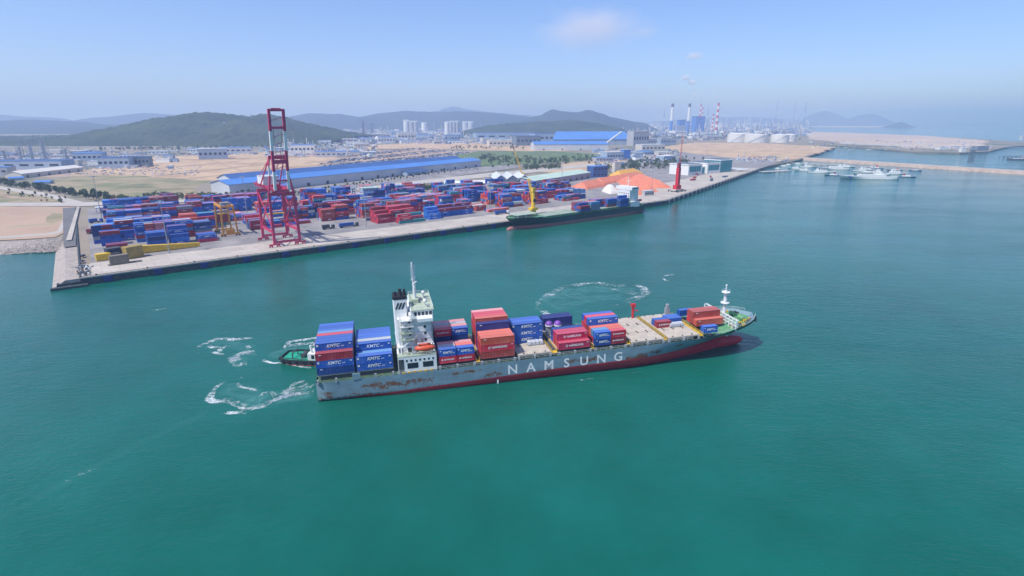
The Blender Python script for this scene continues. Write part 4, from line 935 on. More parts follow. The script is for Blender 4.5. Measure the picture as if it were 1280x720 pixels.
# foam on the water: ragged ribbons of white that thin out towards their edges
def foam(lines, label, mat=None):
    vs_ = []; fs_ = []; de = []
    for pts, wid, st in lines:
        P_ = [at(x, y, .05) for x, y in pts]; out = []
        for i in range(len(P_) - 1):
            p0 = P_[max(0, i-1)]; p1 = P_[i]; p2 = P_[i+1]; p3 = P_[min(len(P_)-1, i+2)]; n = max(2, int((p2 - p1).length / .9))
            for k in range(n):
                t = k / n; out.append(.5 * ((2*p1) + (p2-p0)*t + (2*p0-5*p1+4*p2-p3)*t*t + (3*p1-p0-3*p2+p3)*t**3))
        out.append(P_[-1]); n = len(out); b = len(vs_)
        for i, p in enumerate(out):
            d = (out[min(n-1, i+1)] - out[max(0, i-1)]); nn = Vector((-d.y, d.x, 0)).normalized(); e = min(1, i / 4, (n - 1 - i) / 4)
            wob = noise.noise(p * .12) * 1.3; ww = 1.5 * wid * (.8 + .7 * noise.noise(p * .07 + Vector((9, 0, 0)))) + .4
            for j, o_ in enumerate((-1, -.4, .4, 1)):
                q = p + nn * (o_ * ww + wob); vs_.append((q.x, q.y, .05)); de.append((0, st * .8, st * .8, 0)[j] * e + (-.9 if e == 0 or j in (0, 3) else 0))
        for i in range(n - 1):
            for j in range(3): a = b + i * 4 + j; fs_.append((a, a + 1, a + 5, a + 4))
    me = bpy.data.meshes.new('foam'); me.from_pydata(vs_, [], fs_); me.materials.append(mat or M_FOAM)
    at_ = me.attributes.new('dens', 'FLOAT', 'POINT'); at_.data.foreach_set('value', de)
    return tag(link('wake_foam', me), label, 'foam', kind='stuff')
foam([([(395, 489), (375, 491.5), (355, 497), (340, 502), (325, 507), (310, 508), (296, 505), (283, 500), (268, 500), (267, 492), (273, 483), (287, 472)], 1.9, .62),
      ([(394, 489), (372, 492), (352, 498), (330, 506)], 1.0, 1.05), ([(394, 483), (372, 485), (358, 490), (346, 498)], 2.4, .42), ([(358, 490), (366, 481), (380, 477), (379, 482), (366, 486)], 1.0, .5),
      ([(345, 498), (340, 491), (330, 492), (324, 502)], 1.2, .45), ([(296, 478), (306, 484), (322, 489)], 1.3, .6), ([(275, 514), (300, 515), (312, 515)], 1.2, .4), ([(298, 473), (306, 471)], 1.2, .5)],
     'white propeller wash curling behind the ship\'s stern')
foam([([(288, 456), (300, 455), (311, 453)], 1.9, 1.0), ([(288, 450), (296, 445), (313, 440), (312, 446)], 2.4, .55), ([(300, 443), (294, 449), (290, 455)], 2.2, .6), ([(243, 437), (255, 430), (272, 424), (290, 424), (318, 422)], 1.5, .5), ([(259, 431), (263, 435), (271, 434), (275, 430)], 1.1, .6), ([(276, 440), (282, 433), (293, 432)], 1.3, .6), ([(262, 440), (276, 443), (284, 444)], 1.0, .5), ([(308, 431), (313, 434), (310, 437)], .9, .7), ([(310, 447), (314, 446)], .9, .7)],
     'broken white foam patches on the water left by the tug')
foam([([(327, 450), (336, 452), (346, 453.5), (358, 453)], 1.0, 1.15), ([(355, 455), (375, 457.5), (392, 458)], .6, .7), ([(356, 436), (358, 430), (366, 426), (382, 424.5), (400, 421)], 2.0, .75), ([(362, 430), (378, 430), (398, 428)], 2.6, .6)], 'bright wash along the tugboat\'s hull')
foam([([(676, 389), (673, 381), (678, 374), (690, 366), (705, 359.5), (722, 355.5), (745, 354), (760, 356), (772, 359)], 2.6, .26), ([(770, 358.5), (785, 356.5), (800, 358), (807, 365), (800, 371), (788, 375), (780, 379)], 2.8, .22), ([(748, 355), (770, 362), (785, 366), (800, 366)], 2.8, .10), ([(676, 388), (684, 392), (696, 394)], 3.0, .35), ([(774, 380), (768, 381)], 1.2, .5)], 'ring of thin foam on the water beyond the ship')
foam([([(828, 346), (836, 343.5), (843, 343)], 1.0, .5), ([(829, 347), (832, 350), (838, 352)], .9, .5), ([(188, 388), (202, 386), (216, 384)], 1.3, .22)], 'short foam streaks on the open water')
foam([([(80, 604), (100, 592), (118, 588)], 1.2, -.25), ([(630, 516), (656, 509), (690, 505)], .9, -.35), ([(645, 484.5), (690, 480.5), (730, 474.8), (760, 471.8)], .4, -.3), ([(786, 465.8), (802, 464)], .4, .2)], 'faint foam flecks trailing across the near water')

foam([([(268, 496), (285, 492), (305, 497), (330, 500), (352, 495), (394, 487)], 7.0, .9), ([(275, 484), (300, 482), (325, 492)], 6.0, .6)], 'pale aerated water inside the propeller wash', M_AER)
foam([([(250, 434), (275, 430), (300, 432), (315, 436)], 5.0, .6), ([(285, 452), (300, 448), (314, 446)], 4.0, .8), ([(335, 448), (360, 440), (400, 430)], 6.0, .7)], 'pale aerated water left by the tug', M_AER)
foam([([(678, 382), (700, 370), (730, 362), (765, 362), (795, 364)], 9.0, .8), ([(690, 386), (730, 374), (780, 372)], 9.0, .55)], 'pale aerated patch inside the foam ring', M_AER)
foam([([(-10, 654), (60, 616), (130, 578), (200, 543), (262, 514)], 2.4, .18)], 'faint pale track of an old wake', M_AER)
# ================================================================== container yard
ZY = ZG + .62                                    # top of the yard sheets (the highest painted sheet lies just below)
ZY = max(ZG + .05 + .02 * _zl[0], ZG + .52)
back_line = [(120, 262), (150, 259), (230, 256), (300, 252), (380, 249), (470, 243), (560, 237), (640, 235), (700, 231), (740, 236)]
def back_y(px):
    for a, b in zip(back_line, back_line[1:]):
        if a[0] <= px <= b[0]: return a[1] + (b[1] - a[1]) * (px - a[0]) / (b[0] - a[0])
    return 262 if px < 120 else 236
ry = random.Random(41)
WT = [('blue', 30), ('bright blue', 20), ('dark blue', 8), ('navy', 4), ('red', 11), ('maroon', 12), ('crimson', 7), ('brick red', 6), ('orange red', 4), ('pink', 4), ('slate', 4), ('grey', 4), ('teal', 3), ('white', 2), ('pale blue', 6)]
def pick(r): 
    t = r.uniform(0, sum(w_ for _, w_ in WT))
    for n_, w_ in WT:
        t -= w_
        if t <= 0: return n_
    return 'blue'
boxes = []          # (s, d, tier, length, colour, top exposed, row face exposed)
def stack_block(s0, d0, nrow, heights, colours=None, ln=40):
    """one forty-foot slot: nrow rows away from the quay, heights per row"""
    for r in range(nrow):
        for t in range(heights[r]):
            c_ = colours(r, t) if colours else pick(ry)
            face = r == 0 or heights[r - 1] <= t
            boxes.append((s0, d0 + r * 2.7, t, ln, c_, t == heights[r] - 1, face))
used = []
def special(s0, d0, ns, nr, hs, col):
    for i in range(ns): stack_block(s0 + i * 12.6, d0, nr, hs[i], (lambda r, t: col[(r + t) % len(col)]))
    used.append((s0 - 8, s0 + ns * 12.6 + 2, d0 - 4, d0 + nr * 2.7 + 4))
# the stacks that stand out in the photo
special(216, 57, 3, 6, [[3, 3, 4, 4, 5, 5], [4, 4, 5, 5, 5, 5], [3, 4, 4, 5, 5, 5]], ['crimson', 'red', 'maroon'])
special(231, 45, 2, 3, [[2, 3, 3], [1, 2, 3]], ['teal', 'red', 'crimson', 'red'])
special(262, 48, 1, 4, [[2, 3, 4, 4]], ['bright blue'])
special(276, 54, 3, 4, [[3, 3, 4, 4]] * 3, ['blue', 'blue', 'maroon'])
special(330, 50, 2, 3, [[1, 1, 1]] * 2, ['orange red', 'pink', 'blue'])
special(20, 92, 1, 3, [[4, 4, 4]], ['blue', 'blue', 'blue', 'maroon'])
special(22, 66, 1, 3, [[2, 2, 2]], ['dark blue', 'maroon'])
special(46, 64, 1, 5, [[3, 4, 4, 4, 4]], ['blue', 'blue', 'dark blue'])
special(60, 66, 1, 5, [[3, 4, 5, 5, 5]], ['blue', 'bright blue', 'blue', 'maroon'])
used.append((143, 206, 50, 96)); used.append((90, 108, 60, 130)); used.append((300, 345, 44, 62)); used.append((108, 143, 40, 78)); used.append((-20, 90, 40, 64)); used.append((236, 268, 62, 84))
bands = [64 + 28.5 * k for k in range(9)]
for bi, d0 in enumerate(bands):
    s0 = 14 + (bi % 3) * 2; run = ry.randint(3, 6)
    hcur = ry.uniform(3, 5); ccur = pick(ry)
    while s0 < 505:
        run -= 1
        if run < 0: s0 += ry.choice((6, 10, 15, 22)); run = ry.randint(1, 5); hcur = ry.choice((2.0, 3.2, 4.2, 5.0, 5.2)); continue
        hcur = min(5.4, max(1.0, hcur + ry.uniform(-.9, .9)))
        if ry.random() < .45: ccur = pick(ry)
        nr = 6; hs = []
        for r in range(nr): hs.append(max(0, min(5, int(round(hcur + ry.choice((-1, 0, 0, 0, 0)) - (2 if ry.random() < .08 else 0))))))
        two = ry.random() < .22
        if bi == 0: hs[0] = min(hs[0], 2)
        sub = [(0, 40)] if not two else [(-3.1, 20), (3.1, 20)]
        ok = []
        for r in range(nr):
            dd = d0 + r * 2.7; p = quay(s0, dd); q = pix((p.x, p.y, ZG))
            bad = q[1] < back_y(q[0]) + .5 or q[0] > 728 or q[0] < 130 or any(a < s0 < b and c < dd < e for a, b, c, e in used) or (q[0] < 200 and q[1] > 312)
            ok.append(not bad)
        for of, ln in sub:
            stack_block(s0 + of, d0, nr, [h if k else 0 for h, k in zip(hs, ok)], (lambda r, t: ccur if ry.random() < .32 else pick(ry)), ln)
        s0 += 12.75
def near_key(b): p = quay(b[0], b[1]); return p.length
vis = sorted([b for b in boxes if b[5] or b[6]], key=near_key); single = set(id(b) for b in vis[:150])
def landmark(s, d):
    if s < 40: return 'by the west road'
    if s < 85: return 'beside the yellow steelwork'
    if s < 112: return 'behind the orange gantry crane'
    if s < 150: return 'behind the tall red quay crane'
    if s < 212: return 'beyond the striped empty bays'
    if s < 258: return 'in or by the red block near the apron'
    if s < 330: return 'in the blue block on the apron edge'
    return 'inland of the moored green ship'
ORD = ['front', 'second', 'third', 'fourth', 'fifth', 'sixth']
rest = MB(); rcol = []
for b in boxes:
    s_, d_, t_, ln, cn, top, face = b; p = quay(s_, d_, ZY + t_ * 2.61)
    if id(b) in single:
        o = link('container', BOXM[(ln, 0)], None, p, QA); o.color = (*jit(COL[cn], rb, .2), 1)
        lt = None
        if ry.random() < .6: lt = {('blue', 40): LET40K, ('bright blue', 40): LET40K, ('red', 40): LET40N, ('crimson', 40): LET40N, ('blue', 20): LET20K, ('red', 20): LET20N}.get((cn, ln), LETP if ln == 40 else None)
        if lt: link('lettering', lt, o, (0, -1.235, 0))
        tag(o, '%s%s %s container, %s, %s' % ('lettered ' if lt else '', cn, SIZE[ln], TIER[t_ + 1], landmark(s_, d_)), 'container', 'containers stacked in the yard')
    else:
        c_ = jit(COL[cn], rb, .22); L_ = (12.19 if ln == 40 else 6.06) / 2; cs, sn = math.cos(QA), math.sin(QA); n0 = len(rest.f)
        P_ = [(p.x + x * cs - y * sn, p.y + x * sn + y * cs, p.z + z) for z in (0, 2.57) for x, y in ((-L_, -1.22), (L_, -1.22), (L_, 1.22), (-L_, 1.22))]
        rest.add(P_, [(4,5,6,7),(0,1,5,4),(1,2,6,5),(2,3,7,6),(3,0,4,7)]); rcol += [(*c_, 1)] * 5
        if face and rb.random() < .5:
            x0 = rb.uniform(-.6, -.1) * L_; x1 = x0 + rb.uniform(.3, .7) * L_; z0 = rb.uniform(.7, 1.4); z1 = z0 + rb.uniform(.4, .9)
            rest.add([(p.x + x * cs + 1.25 * sn, p.y + x * sn - 1.25 * cs, p.z + z) for x, z in ((x0, z0), (x1, z0), (x1, z1), (x0, z1))], [(0,1,2,3)]); rcol.append((.62, .62, .62, 1))
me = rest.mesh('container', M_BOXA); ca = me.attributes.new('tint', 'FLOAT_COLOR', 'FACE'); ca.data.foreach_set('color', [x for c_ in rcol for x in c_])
tag(link('container_stack', me), 'stacked shipping containers of many colours filling the yard', 'containers', kind='stuff')

# ================================================================== quay crane, boom raised
def W3(s, d, z): return quay(s, d, z)
cr0 = quay(120.6, 28, ZY)
cr0.z -= 3.4
qc = thing('quay_crane', 'tall crimson and white quay crane with its boom raised', 'quay crane', cr0, QA)
sx = 8.9; dw = -15.0; dl = 15.6                     # half leg spacing along the quay, water and land rails
for (x, y) in ((-sx, dw), (sx, dw), (-sx, dl), (sx, dl)):
    m = MB(); m.bar((x * 1.0, y, 5.2), (x * .93, y * .96, 42), 1.7, 1.55, up=(0,1,0)); lg = m.build('leg', M_CRIM, qc)
    m = MB(); m.bar((x - 3.6, y, 5.3), (x + 3.6, y, 5.3), 1.0, .8); m.bar((x - 3.8, y, 4.6), (x - 1.2, y, 4.6), .8, .7); m.bar((x + 1.2, y, 4.6), (x + 3.8, y, 4.6), .8, .7)
    for k in (-3.4, -1.7, 1.7, 3.4): m.cyl((x + k, y - .35, 3.85), (x + k, y + .35, 3.85), .45, n=10)
    m.build('bogie', M_CRIM, qc)
for y in (dw, dl): m = MB(); m.bar((-sx, y, 6.8), (sx, y, 6.8), 1.3, 1.5); m.build('sill_beam', M_CRIM, qc)
for y in (dw * .98, dl * .98): m = MB(); m.bar((-sx, y, 40.6), (sx, y, 40.6), 1.4, 2.2); m.build('portal_tie', M_CRIM, qc)
for x in (-sx, sx):
    m = MB(); m.bar((x * .985, dw, 14), (x * .985, dl, 14), 1.1, 1.6); m.build('portal_beam', M_CRIM, qc)
    m = MB(); m.bar((x * .97, dl * .98, 15), (x * .94, dw * .97, 40), .8); m.build('diagonal_brace', M_CRIM, qc)
for x in (-4.2, 4.2): m = MB(); m.bar((x, dw - 2, 43.4), (x, dl + 22, 43.4), 1.3, 2.4); m.build('trolley_girder', M_CRIM, qc)
for y in (dw - 1.5, -2, dl, dl + 21.5): m = MB(); m.bar((-4.2, y, 43), (4.2, y, 43), .9, 1.4); m.build('girder_tie', M_CRIM, qc)
m = MB(); m.box(-5.4, 5.4, dl - 6, dl + 10, 44.8, 50.6); mh = m.build('machinery_house', M_CWHT, qc)
m = MB(); m.box(-5.6, 5.6, dl - 6.2, dl + 10.2, 50.6, 50.9); m.build('roof', M_LGREY, mh)
# A-frame over the waterside legs
for x in (-1, 1):
    m = MB(); m.bar((x * 8.2, dw * .97, 42), (x * 6.3, dw + 1.0, 53), 1.2, 1.2); m.build('pylon_leg', M_CRIM, qc); m = MB(); m.bar((x * 6.3, dw + 1.0, 60), (x * 5.2, dw + 1.6, 66), 1.0, 1.0); m.build('pylon_top', M_CRIM, qc)
    m = MB(); m.bar((x * 6.3, dw + 1.0, 53), (x * 6.3, dw + 1.0, 60), 1.1, 1.1); m.build('pylon_band', M_CWHT, qc)
    m = MB(); m.bar((x * 5.0, dw + 1.6, 66), (x * 6.8, dl - 2, 44), .7); m.build('back_stay', M_CRIM, qc)
m = MB(); m.bar((-5.6, dw + 1.6, 65.6), (5.6, dw + 1.6, 65.6), 1.2, 2.6); m.build('pylon_head', M_CRIM, qc)
# boom: two girders hinged at the waterside, raised to about 82 degrees
BA = R(82); bl = 54.0
def bp(k, x): return Vector((x, dw - 2.2 - math.cos(BA) * bl * k, 43.6 + math.sin(BA) * bl * k))
for x in (-4.6, 4.6):
    for a, b, mt in ((0, .24, M_CWHT), (.24, .50, M_CRIM), (.50, .74, M_CWHT), (.74, 1.0, M_CRIM)):
        m = MB(); m.bar(bp(a, x), bp(b, x), 1.6, 2.0, up=(0, 1, 0)); m.build('boom_girder', mt, qc)
for k, h_ in ((.36, 2.6), (.78, 1.5), (.99, 1.6), (.12, 1.0)):
    m = MB(); m.bar(bp(k, -5.2), bp(k, 5.2), 1.4, h_, up=(0, 0, 1)); m.build('boom_tie', M_CRIM, qc)
for x in (-2.6, 2.6):
    m = MB(); m.bar(bp(.76, x), Vector((x, dw + 1.6, 66)), .28); m.bar(bp(.76, x), bp(.12, x * .6), .22); m.build('fore_stay', M_STEEL, qc)
m = MB(); m.bar(bp(.99, -3.0) + Vector((0, 0, .9)), bp(.99, 3.0) + Vector((0, 0, .9)), .5, .8); m.build('boom_tip_platform', M_CRIM, qc)
m = MB(); m.box(-1.6, 1.6, 4, 9, 38.5, 42); cb = m.build('operator_cab', M_CWHT, qc)
m = MB(); m.box(-1.65, 1.65, 3.9, 4.05, 38.8, 40.6); m.build('window', M_GLASS, cb)
st = MB()
for k in range(1, 10): st.bar((sx + 1.2, dl + (1.2 if k % 2 else -1.2), 4 + k * 3.8), (sx + 1.2, dl + (-1.2 if k % 2 else 1.2), 7.8 + k * 3.8), .9, .15)
for e in (-1.6, 1.6): st.bar((sx + 1.2, dl + e, 6.4), (sx + 1.2, dl + e, 43), .18)
st.build('stair_tower', M_CRIM, qc)
for x in (-6.0, 6.0): railing(qc, [(x, dw - 2, 44.0), (x, dl + 22, 44.0)], 1.2, 3.0, M_CRIM, 'walkway_rail', .14)
for x in (-sx, sx):
    m = MB(); m.bar((x * .97, dl * .98, 40), (x * .985, dw, 15.5), .6); m.build('diagonal_brace', M_CRIM, qc)
    railing(qc, [(x * 1.08, dw, 15.0), (x * 1.08, dl, 15.0)], 1.2, 3.0, M_CRIM, 'walkway_rail', .14)
for y in (dw * .98, dl * .98):
    for e in (-1, 1): m = MB(); m.bar((e * sx * .94, y, 33), (e * 1.5, y, 40), .55); m.build('knee_brace', M_CRIM, qc)
for x in (-4.6, 4.6):
    m = MB(); m.bar((x * 1.0, dw + 1.6, 66), (x * .9, dl + 21, 44.5), .35); m.build('rear_stay', M_CRIM, qc)
for k in range(9):
    m = MB(); m.bar(bp(.06 + k * .1, -4.6), bp(.06 + k * .1 + .05, 4.6), .3); m.build('boom_lacing', M_CRIM, qc)
m = MB(); m.box(-3.2, 3.2, -2, 2.5, 43.6, 46); m.build('trolley', M_CRIM, qc)
for x in (-1.4, 1.4): m = MB(); m.bar((x, 6.5, 42), (x, 6.5, 24.5), .12); m.build('hoist_rope', M_DARK, qc)
m = MB(); m.box(-6, 6, 5.3, 7.7, 23.6, 24.4); m.build('spreader', M_YEL, qc)

# orange rubber-tyred gantry over the stacks
def gantry(loc, label, mat, half_s=7.0, span=23.5, h=23.0):
    t = thing('yard_gantry', label, 'gantry crane', loc, QA)
    for x in (-half_s, half_s):
        for y in (0, span):
            m = MB(); m.bar((x * .75, y, 1.6), (x * .62, y, h), 1.1, 1.1, up=(0, 1, 0)); m.build('leg', mat, t)
        m = MB(); m.bar((x * .6, -1.5, h), (x * .6, span + 1.5, h), 1.1, 1.8); m.build('main_girder', mat, t)
    for y in (0, span):
        m = MB(); m.bar((-half_s, y, 1.7), (half_s, y, 1.7), 1.3, 1.2); m.build('sill_beam', mat, t)
        m = MB(); m.bar((-half_s * .6, y, h), (half_s * .6, y, h), .9, 1.2); m.build('end_tie', mat, t)
        m = MB(); m.bar((-half_s * .74, y, 2), (half_s * .64, y, h - 1), .4); m.build('diagonal_brace', mat, t)
        for x in (-half_s * .9, -half_s * .6, half_s * .6, half_s * .9): m = MB(); m.cyl((x, y - .35, .75), (x, y + .35, .75), .75, n=12); m.build('wheel', M_BLACK, t)
    m = MB(); m.box(-3.2, 3.2, 4, 9, h + .9, h + 2.6); m.build('trolley', M_STEEL, t)
    m = MB(); m.box(-1, 1, 9, 11, h - 3.0, h - .6); m.build('cab', M_GLASS, t)
    m = MB(); m.box(-3, 3, -1.2, .9, 2.4, 5.4); m.build('power_house', mat, t)
    m = MB(); m.box(-6, 6, 5.3, 7.7, h - 6.2, h - 5.7)
    for x in (-2.4, 2.4): m.bar((x, 6.5, h - 5.7), (x, 6.5, h + 1), .1)
    m.build('spreader', M_YEL, t)
    return t
rp = at(289, 296); gantry((rp.x, rp.y, ZY), 'orange rubber tyred gantry crane straddling the container stacks', M_ORG)
gp = quay(96, 190); gantry((gp.x, gp.y, ZY), 'red yard gantry crane far inside the stacks', M_RED, 6, 23.5, 20) if False else None

# yellow steelwork lying on the apron
def girder_piece(px, py, ang, label, parts):
    p = at(px, py); t = thing('steel_girder', label, 'steel girder', (p.x, p.y, ZG + .45), QA + ang)
    for nm, mt, bx in parts:
        m = MB(); m.box(*bx); m.build(nm, mt, t)
    return t
def tapered(px, py, ang, L_, label):
    p = at(px, py); t = thing('steel_girder', label, 'steel girder', (p.x, p.y, ZG + .45), QA + ang)
    m = MB(); m.add([(0,-1.6,0.6),(L_,-.8,.6),(L_,.8,.6),(0,1.6,.6),(0,-1.9,5.6),(L_,-.9,3.2),(L_,.9,3.2),(0,1.9,5.6)], [(3,2,1,0),(4,5,6,7),(0,1,5,4),(1,2,6,5),(2,3,7,6),(3,0,4,7)]); m.build('box_girder', M_YEL, t)
    for x in (2, L_ - 3): m = MB(); m.box(x, x + 1, -1.5, 1.5, 0, .62); m.build('timber_block', M_WOOD, t)
    for i in range(5): m = MB(); m.box(L_ * (.12 + .18 * i), L_ * (.12 + .18 * i) + .3, -1.55 + .7 * i / 5, 1.55 - .7 * i / 5, .7, 5.7 - 2.3 * (.12 + .18 * i)); m.build('stiffener', M_YEL, t)
tapered(176, 318, 0, 36, 'long yellow tapered crane boom lying on the apron')
tapered(150, 321, .05, 26, 'shorter yellow box girder lying by the dark steel frames')
girder_piece(168, 323, .35, 'olive brown square steel box standing on the apron', [('box_frame', pm('olive_steel', (.34, .24, .06), .6, .25, .5), (-5, 5, -3, 3, .3, 8)), ('base_beam', M_DARK, (-5.4, 5.4, -3.4, 3.4, 0, .32))])
girder_piece(130, 326, .1, 'ochre steel frame with dark end beside the west road', [('box_frame', M_YEL, (-4, 4, -2.5, 2.5, .4, 4.5)), ('end_frame', M_DARK, (4.1, 9, -2.5, 2.5, 0, 4.0))])
girder_piece(150, 331, .1, 'grey brown steel cradle near the quay edge', [('cradle', pm('brown_steel', (.20, .17, .13), .7, .2, .5), (-5, 5, -2.2, 2.2, .3, 6.0)), ('base_beam', M_DARK, (-6, 12, -2.6, 2.6, 0, .32))])
girder_piece(143, 323, .3, 'dark navy machine housing among the yellow steelwork', [('housing', pm('navy_steel', (.03, .04, .09), .6), (-4, 4, -2.5, 2.5, .2, 6.5)), ('roof', M_DARK, (-4.2, 4.2, -2.7, 2.7, 6.5, 6.8))])
# heaps of scrap at the corner
scr = MB(); r5 = random.Random(77)
for i in range(70):
    p = at(r5.uniform(98, 113), r5.uniform(333, 345), ZG + .4); a = r5.uniform(0, 6.3); q = p + Vector((math.cos(a), math.sin(a), 0)) * r5.uniform(.8, 2.4); q.z += r5.uniform(0, 1.6); scr.bar(p, q, r5.uniform(.3, 1.2), r5.uniform(.2, .9), mi=i % 3)
tag(scr.build('scrap', [M_DARK, M_LGREY, M_WOOD]), 'loose scrap parts piled near the quay corner', 'scrap', kind='stuff')

# ================================================================== vehicles
def wheels(t, xs, y, r=.5, w_=.35):
    me = None
    for x in xs:
        for sy in (-1, 1):
            if me is None: m = MB(); m.cyl((0, -w_/2, 0), (0, w_/2, 0), r, n=10); me = m.mesh('wheel', M_BLACK)
            link('wheel', me, t, (x, sy * y, r))
def truck(loc, ang, label, cab, load=None, ln=12.2):
    t = thing('truck', label, 'truck', loc, ang, None)
    m = MB(); m.box(-ln, 2.2, -1.0, 1.0, .75, 1.15); m.build('chassis', M_DARK, t)
    m = MB(); m.prism([(2.0, -1.2), (4.1, -1.2), (4.4, -1.0), (4.4, 1.0), (4.1, 1.2), (2.0, 1.2)], .7, 3.2); c_ = m.build('cab', cab, t)
    m = MB(); m.box(4.36, 4.44, -1.0, 1.0, 1.9, 2.8); m.build('windscreen', M_GLASS, c_)
    wheels(t, [3.4, 1.0, -ln + 1, -ln + 2.3], 1.0)
    if load: m = MB(); m.box(-ln, .1, -1.22, 1.22, 1.2, 3.8); m.build('load_box', load, t)
    return t
MB_BLUE = pm('truck_blue', (.03, .13, .42), .4, .1); MB_TRED = pm('truck_red', (.40, .03, .04), .4, .1); MB_TBOX = pm('load_blue', (.03, .10, .36), .5, .2, .5); MB_TBOXR = pm('load_maroon', (.25, .03, .04), .5, .2, .5)
def qat(px, py): p = at(px, py); return (p.x, p.y, ZY)
truck(qat(122, 279), QA + .25, 'blue truck with empty trailer on the west road of the yard', MB_BLUE, MB_TBOX, 6)
truck(qat(112, 293), QA + 1.4, 'small red truck parked on the west road of the yard', MB_TRED, MB_TBOXR, 3.2)
truck(qat(200, 309), QA, 'maroon terminal truck with bare chassis behind the yellow boom', MB_TRED, None)
truck(qat(412, 287), QA, 'dark terminal truck standing by the striped empty bays', M_DARK, M_DARK, 6)
truck(qat(442, 284), QA, 'truck with blue box beside the light mast on the apron', M_DARK, MB_TBOX)
truck(qat(632, 268), QA, 'truck with blue load ahead of the moored green ship', M_SHIPW, MB_TBOX)
truck(qat(137, 256), QA, 'red truck leaving the yard gate', MB_TRED, None, 5)
truck(qat(890, 226), QA + .4, 'truck with slate load on the outer berth', M_SHIPW, pm('load_slate', (.10, .15, .22), .5))
def car(loc, ang, col, label, group):
    t = thing('car', label, 'car', loc, ang, group)
    m = MB(); m.box(-2.1, 2.1, -.85, .85, .35, .95); m.build('body', col, t)
    m = MB(); m.add([(-1.7,-.8,.95),(1.1,-.8,.95),(1.1,.8,.95),(-1.7,.8,.95),(-1.3,-.68,1.5),(.5,-.68,1.5),(.5,.68,1.5),(-1.3,.68,1.5)], [(4,5,6,7),(0,1,5,4),(1,2,6,5),(2,3,7,6),(3,0,4,7)]); m.build('cabin', M_GLASS, t)
    wheels(t, [-1.3, 1.3], .8, .32, .22)
CC = [pm('car_white', (.70, .70, .70), .3), pm('car_grey', (.20, .21, .22), .3), pm('car_black', (.02, .02, .025), .3)]
CN = ['white', 'grey', 'black']
for i, (x, y) in enumerate(((103, 335), (103, 329), (104, 322), (158, 252), (120, 252))):
    car(qat(x, y), QA + 1.2, CC[i % 3], '%s car parked %s' % (CN[i % 3], ['by the scrap heap', 'on the west road near the steelwork', 'on the west road below the red truck', 'outside the yard gate', 'at the coast road junction'][i]), 'cars around the yard')
for i in range(36):
    px = 478 + i * 3.4; py = 222.5 - i * .33 + (i % 2) * 1.2
    car((at(px, py).x, at(px, py).y, ZG + .4), 1.0, CC[(i * 7) % 3], '%s car parked along the avenue by the long blue warehouse' % CN[(i * 7) % 3], 'cars along the avenue')

# light masts
def light_mast(px, py, h, label, grp='light masts'):
    p = at(px, py); t = thing('light_mast', label, 'light mast', (p.x, p.y, ZG + .3), QA, grp)
    m = MB(); m.cyl((0, 0, 0), (0, 0, h), .34, .16, n=8); m.build('pole', M_STEEL, t)
    m = MB(); m.cyl((0, 0, h - .6), (0, 0, h), 1.3, n=10); m.build('lamp_ring', M_STEEL, t)
    for k in range(4): a = k * math.pi / 2; m = MB(); m.box(math.cos(a) * 1.9 - .4, math.cos(a) * 1.9 + .4, math.sin(a) * 1.9 - .4, math.sin(a) * 1.9 + .4, h - 1.1, h - .5); m.build('flood_lamp', M_CWHT, t)
for px, py, h, lb_ in ((212, 318, 36, 'light mast rising behind the yellow steelwork'), (458, 285, 36, 'light mast on the apron beside the striped bays'), (613, 264, 36, 'light mast on the apron ahead of the moored ship'), (128, 276, 40, 'light mast beside the blue truck at the gate'), (309, 268, 36, 'light mast among stacks by the orange gantry'),
                       (630, 236, 34, 'light mast by the grey gabled sheds'), (702, 240, 34, 'light mast by the pale green roof'), (745, 222, 36, 'light mast near the orange covered heaps'), (930, 205, 32, 'light mast behind the glass terminal'), (882, 200, 30, 'light mast in the terminal car park'), (962, 201, 30, 'light mast at the basin corner'), (814, 243, 30, 'light mast beside the orange covered heaps')):
    light_mast(px, py, h, lb_)

# red harbour crane on the outer berth
hp = at(846, 240); hc = thing('harbour_crane', 'red mobile harbour crane with thin lattice jib near the berth bend', 'harbour crane', (hp.x, hp.y, ZG + .4), QA)
m = MB(); m.box(-8, 8, -4, 4, 1.6, 3.4); m.build('carrier', pm('carrier_pale', (.5, .46, .42), .6), hc); wheels(hc, [-7, -5.4, -3.8, 3.8, 5.4, 7], 3.6, .8, .7)
for sx_ in (-1, 1):
    for sy in (-1, 1): m = MB(); m.bar((sx_ * 6, sy * 3, 2.4), (sx_ * 8, sy * 7, 2.0), .9); m.cyl((sx_ * 8, sy * 7, 0), (sx_ * 8, sy * 7, 2.4), .8, n=8); m.build('outrigger', M_DARK, hc)
m = MB(); m.box(-5, 4, -3, 3, 3.4, 8.5); m.build('machinery_house', M_RED, hc)
m = MB(); m.prism([(-2.2, -2.0), (2.2, -2.0), (2.2, 2.0), (-2.2, 2.0)], 8.5, 30); m.build('tower', M_RED, hc)
m = MB(); m.prism([(-1.8, -1.6), (1.8, -1.6), (1.8, 1.6), (-1.8, 1.6)], 30, 36); m.build('tower_head', pm('dark_red', (.25, .02, .03), .5), hc)
m = MB(); m.truss((1.5, 0, 24), (8, 4, 70), 1.5, 1.5, 9, .07); m.build('lattice_jib', M_RED, hc)
m = MB(); m.bar((0, 0, 38), (7.5, 3.8, 68), .12); m.build('hoist_wire', M_DARK, hc)
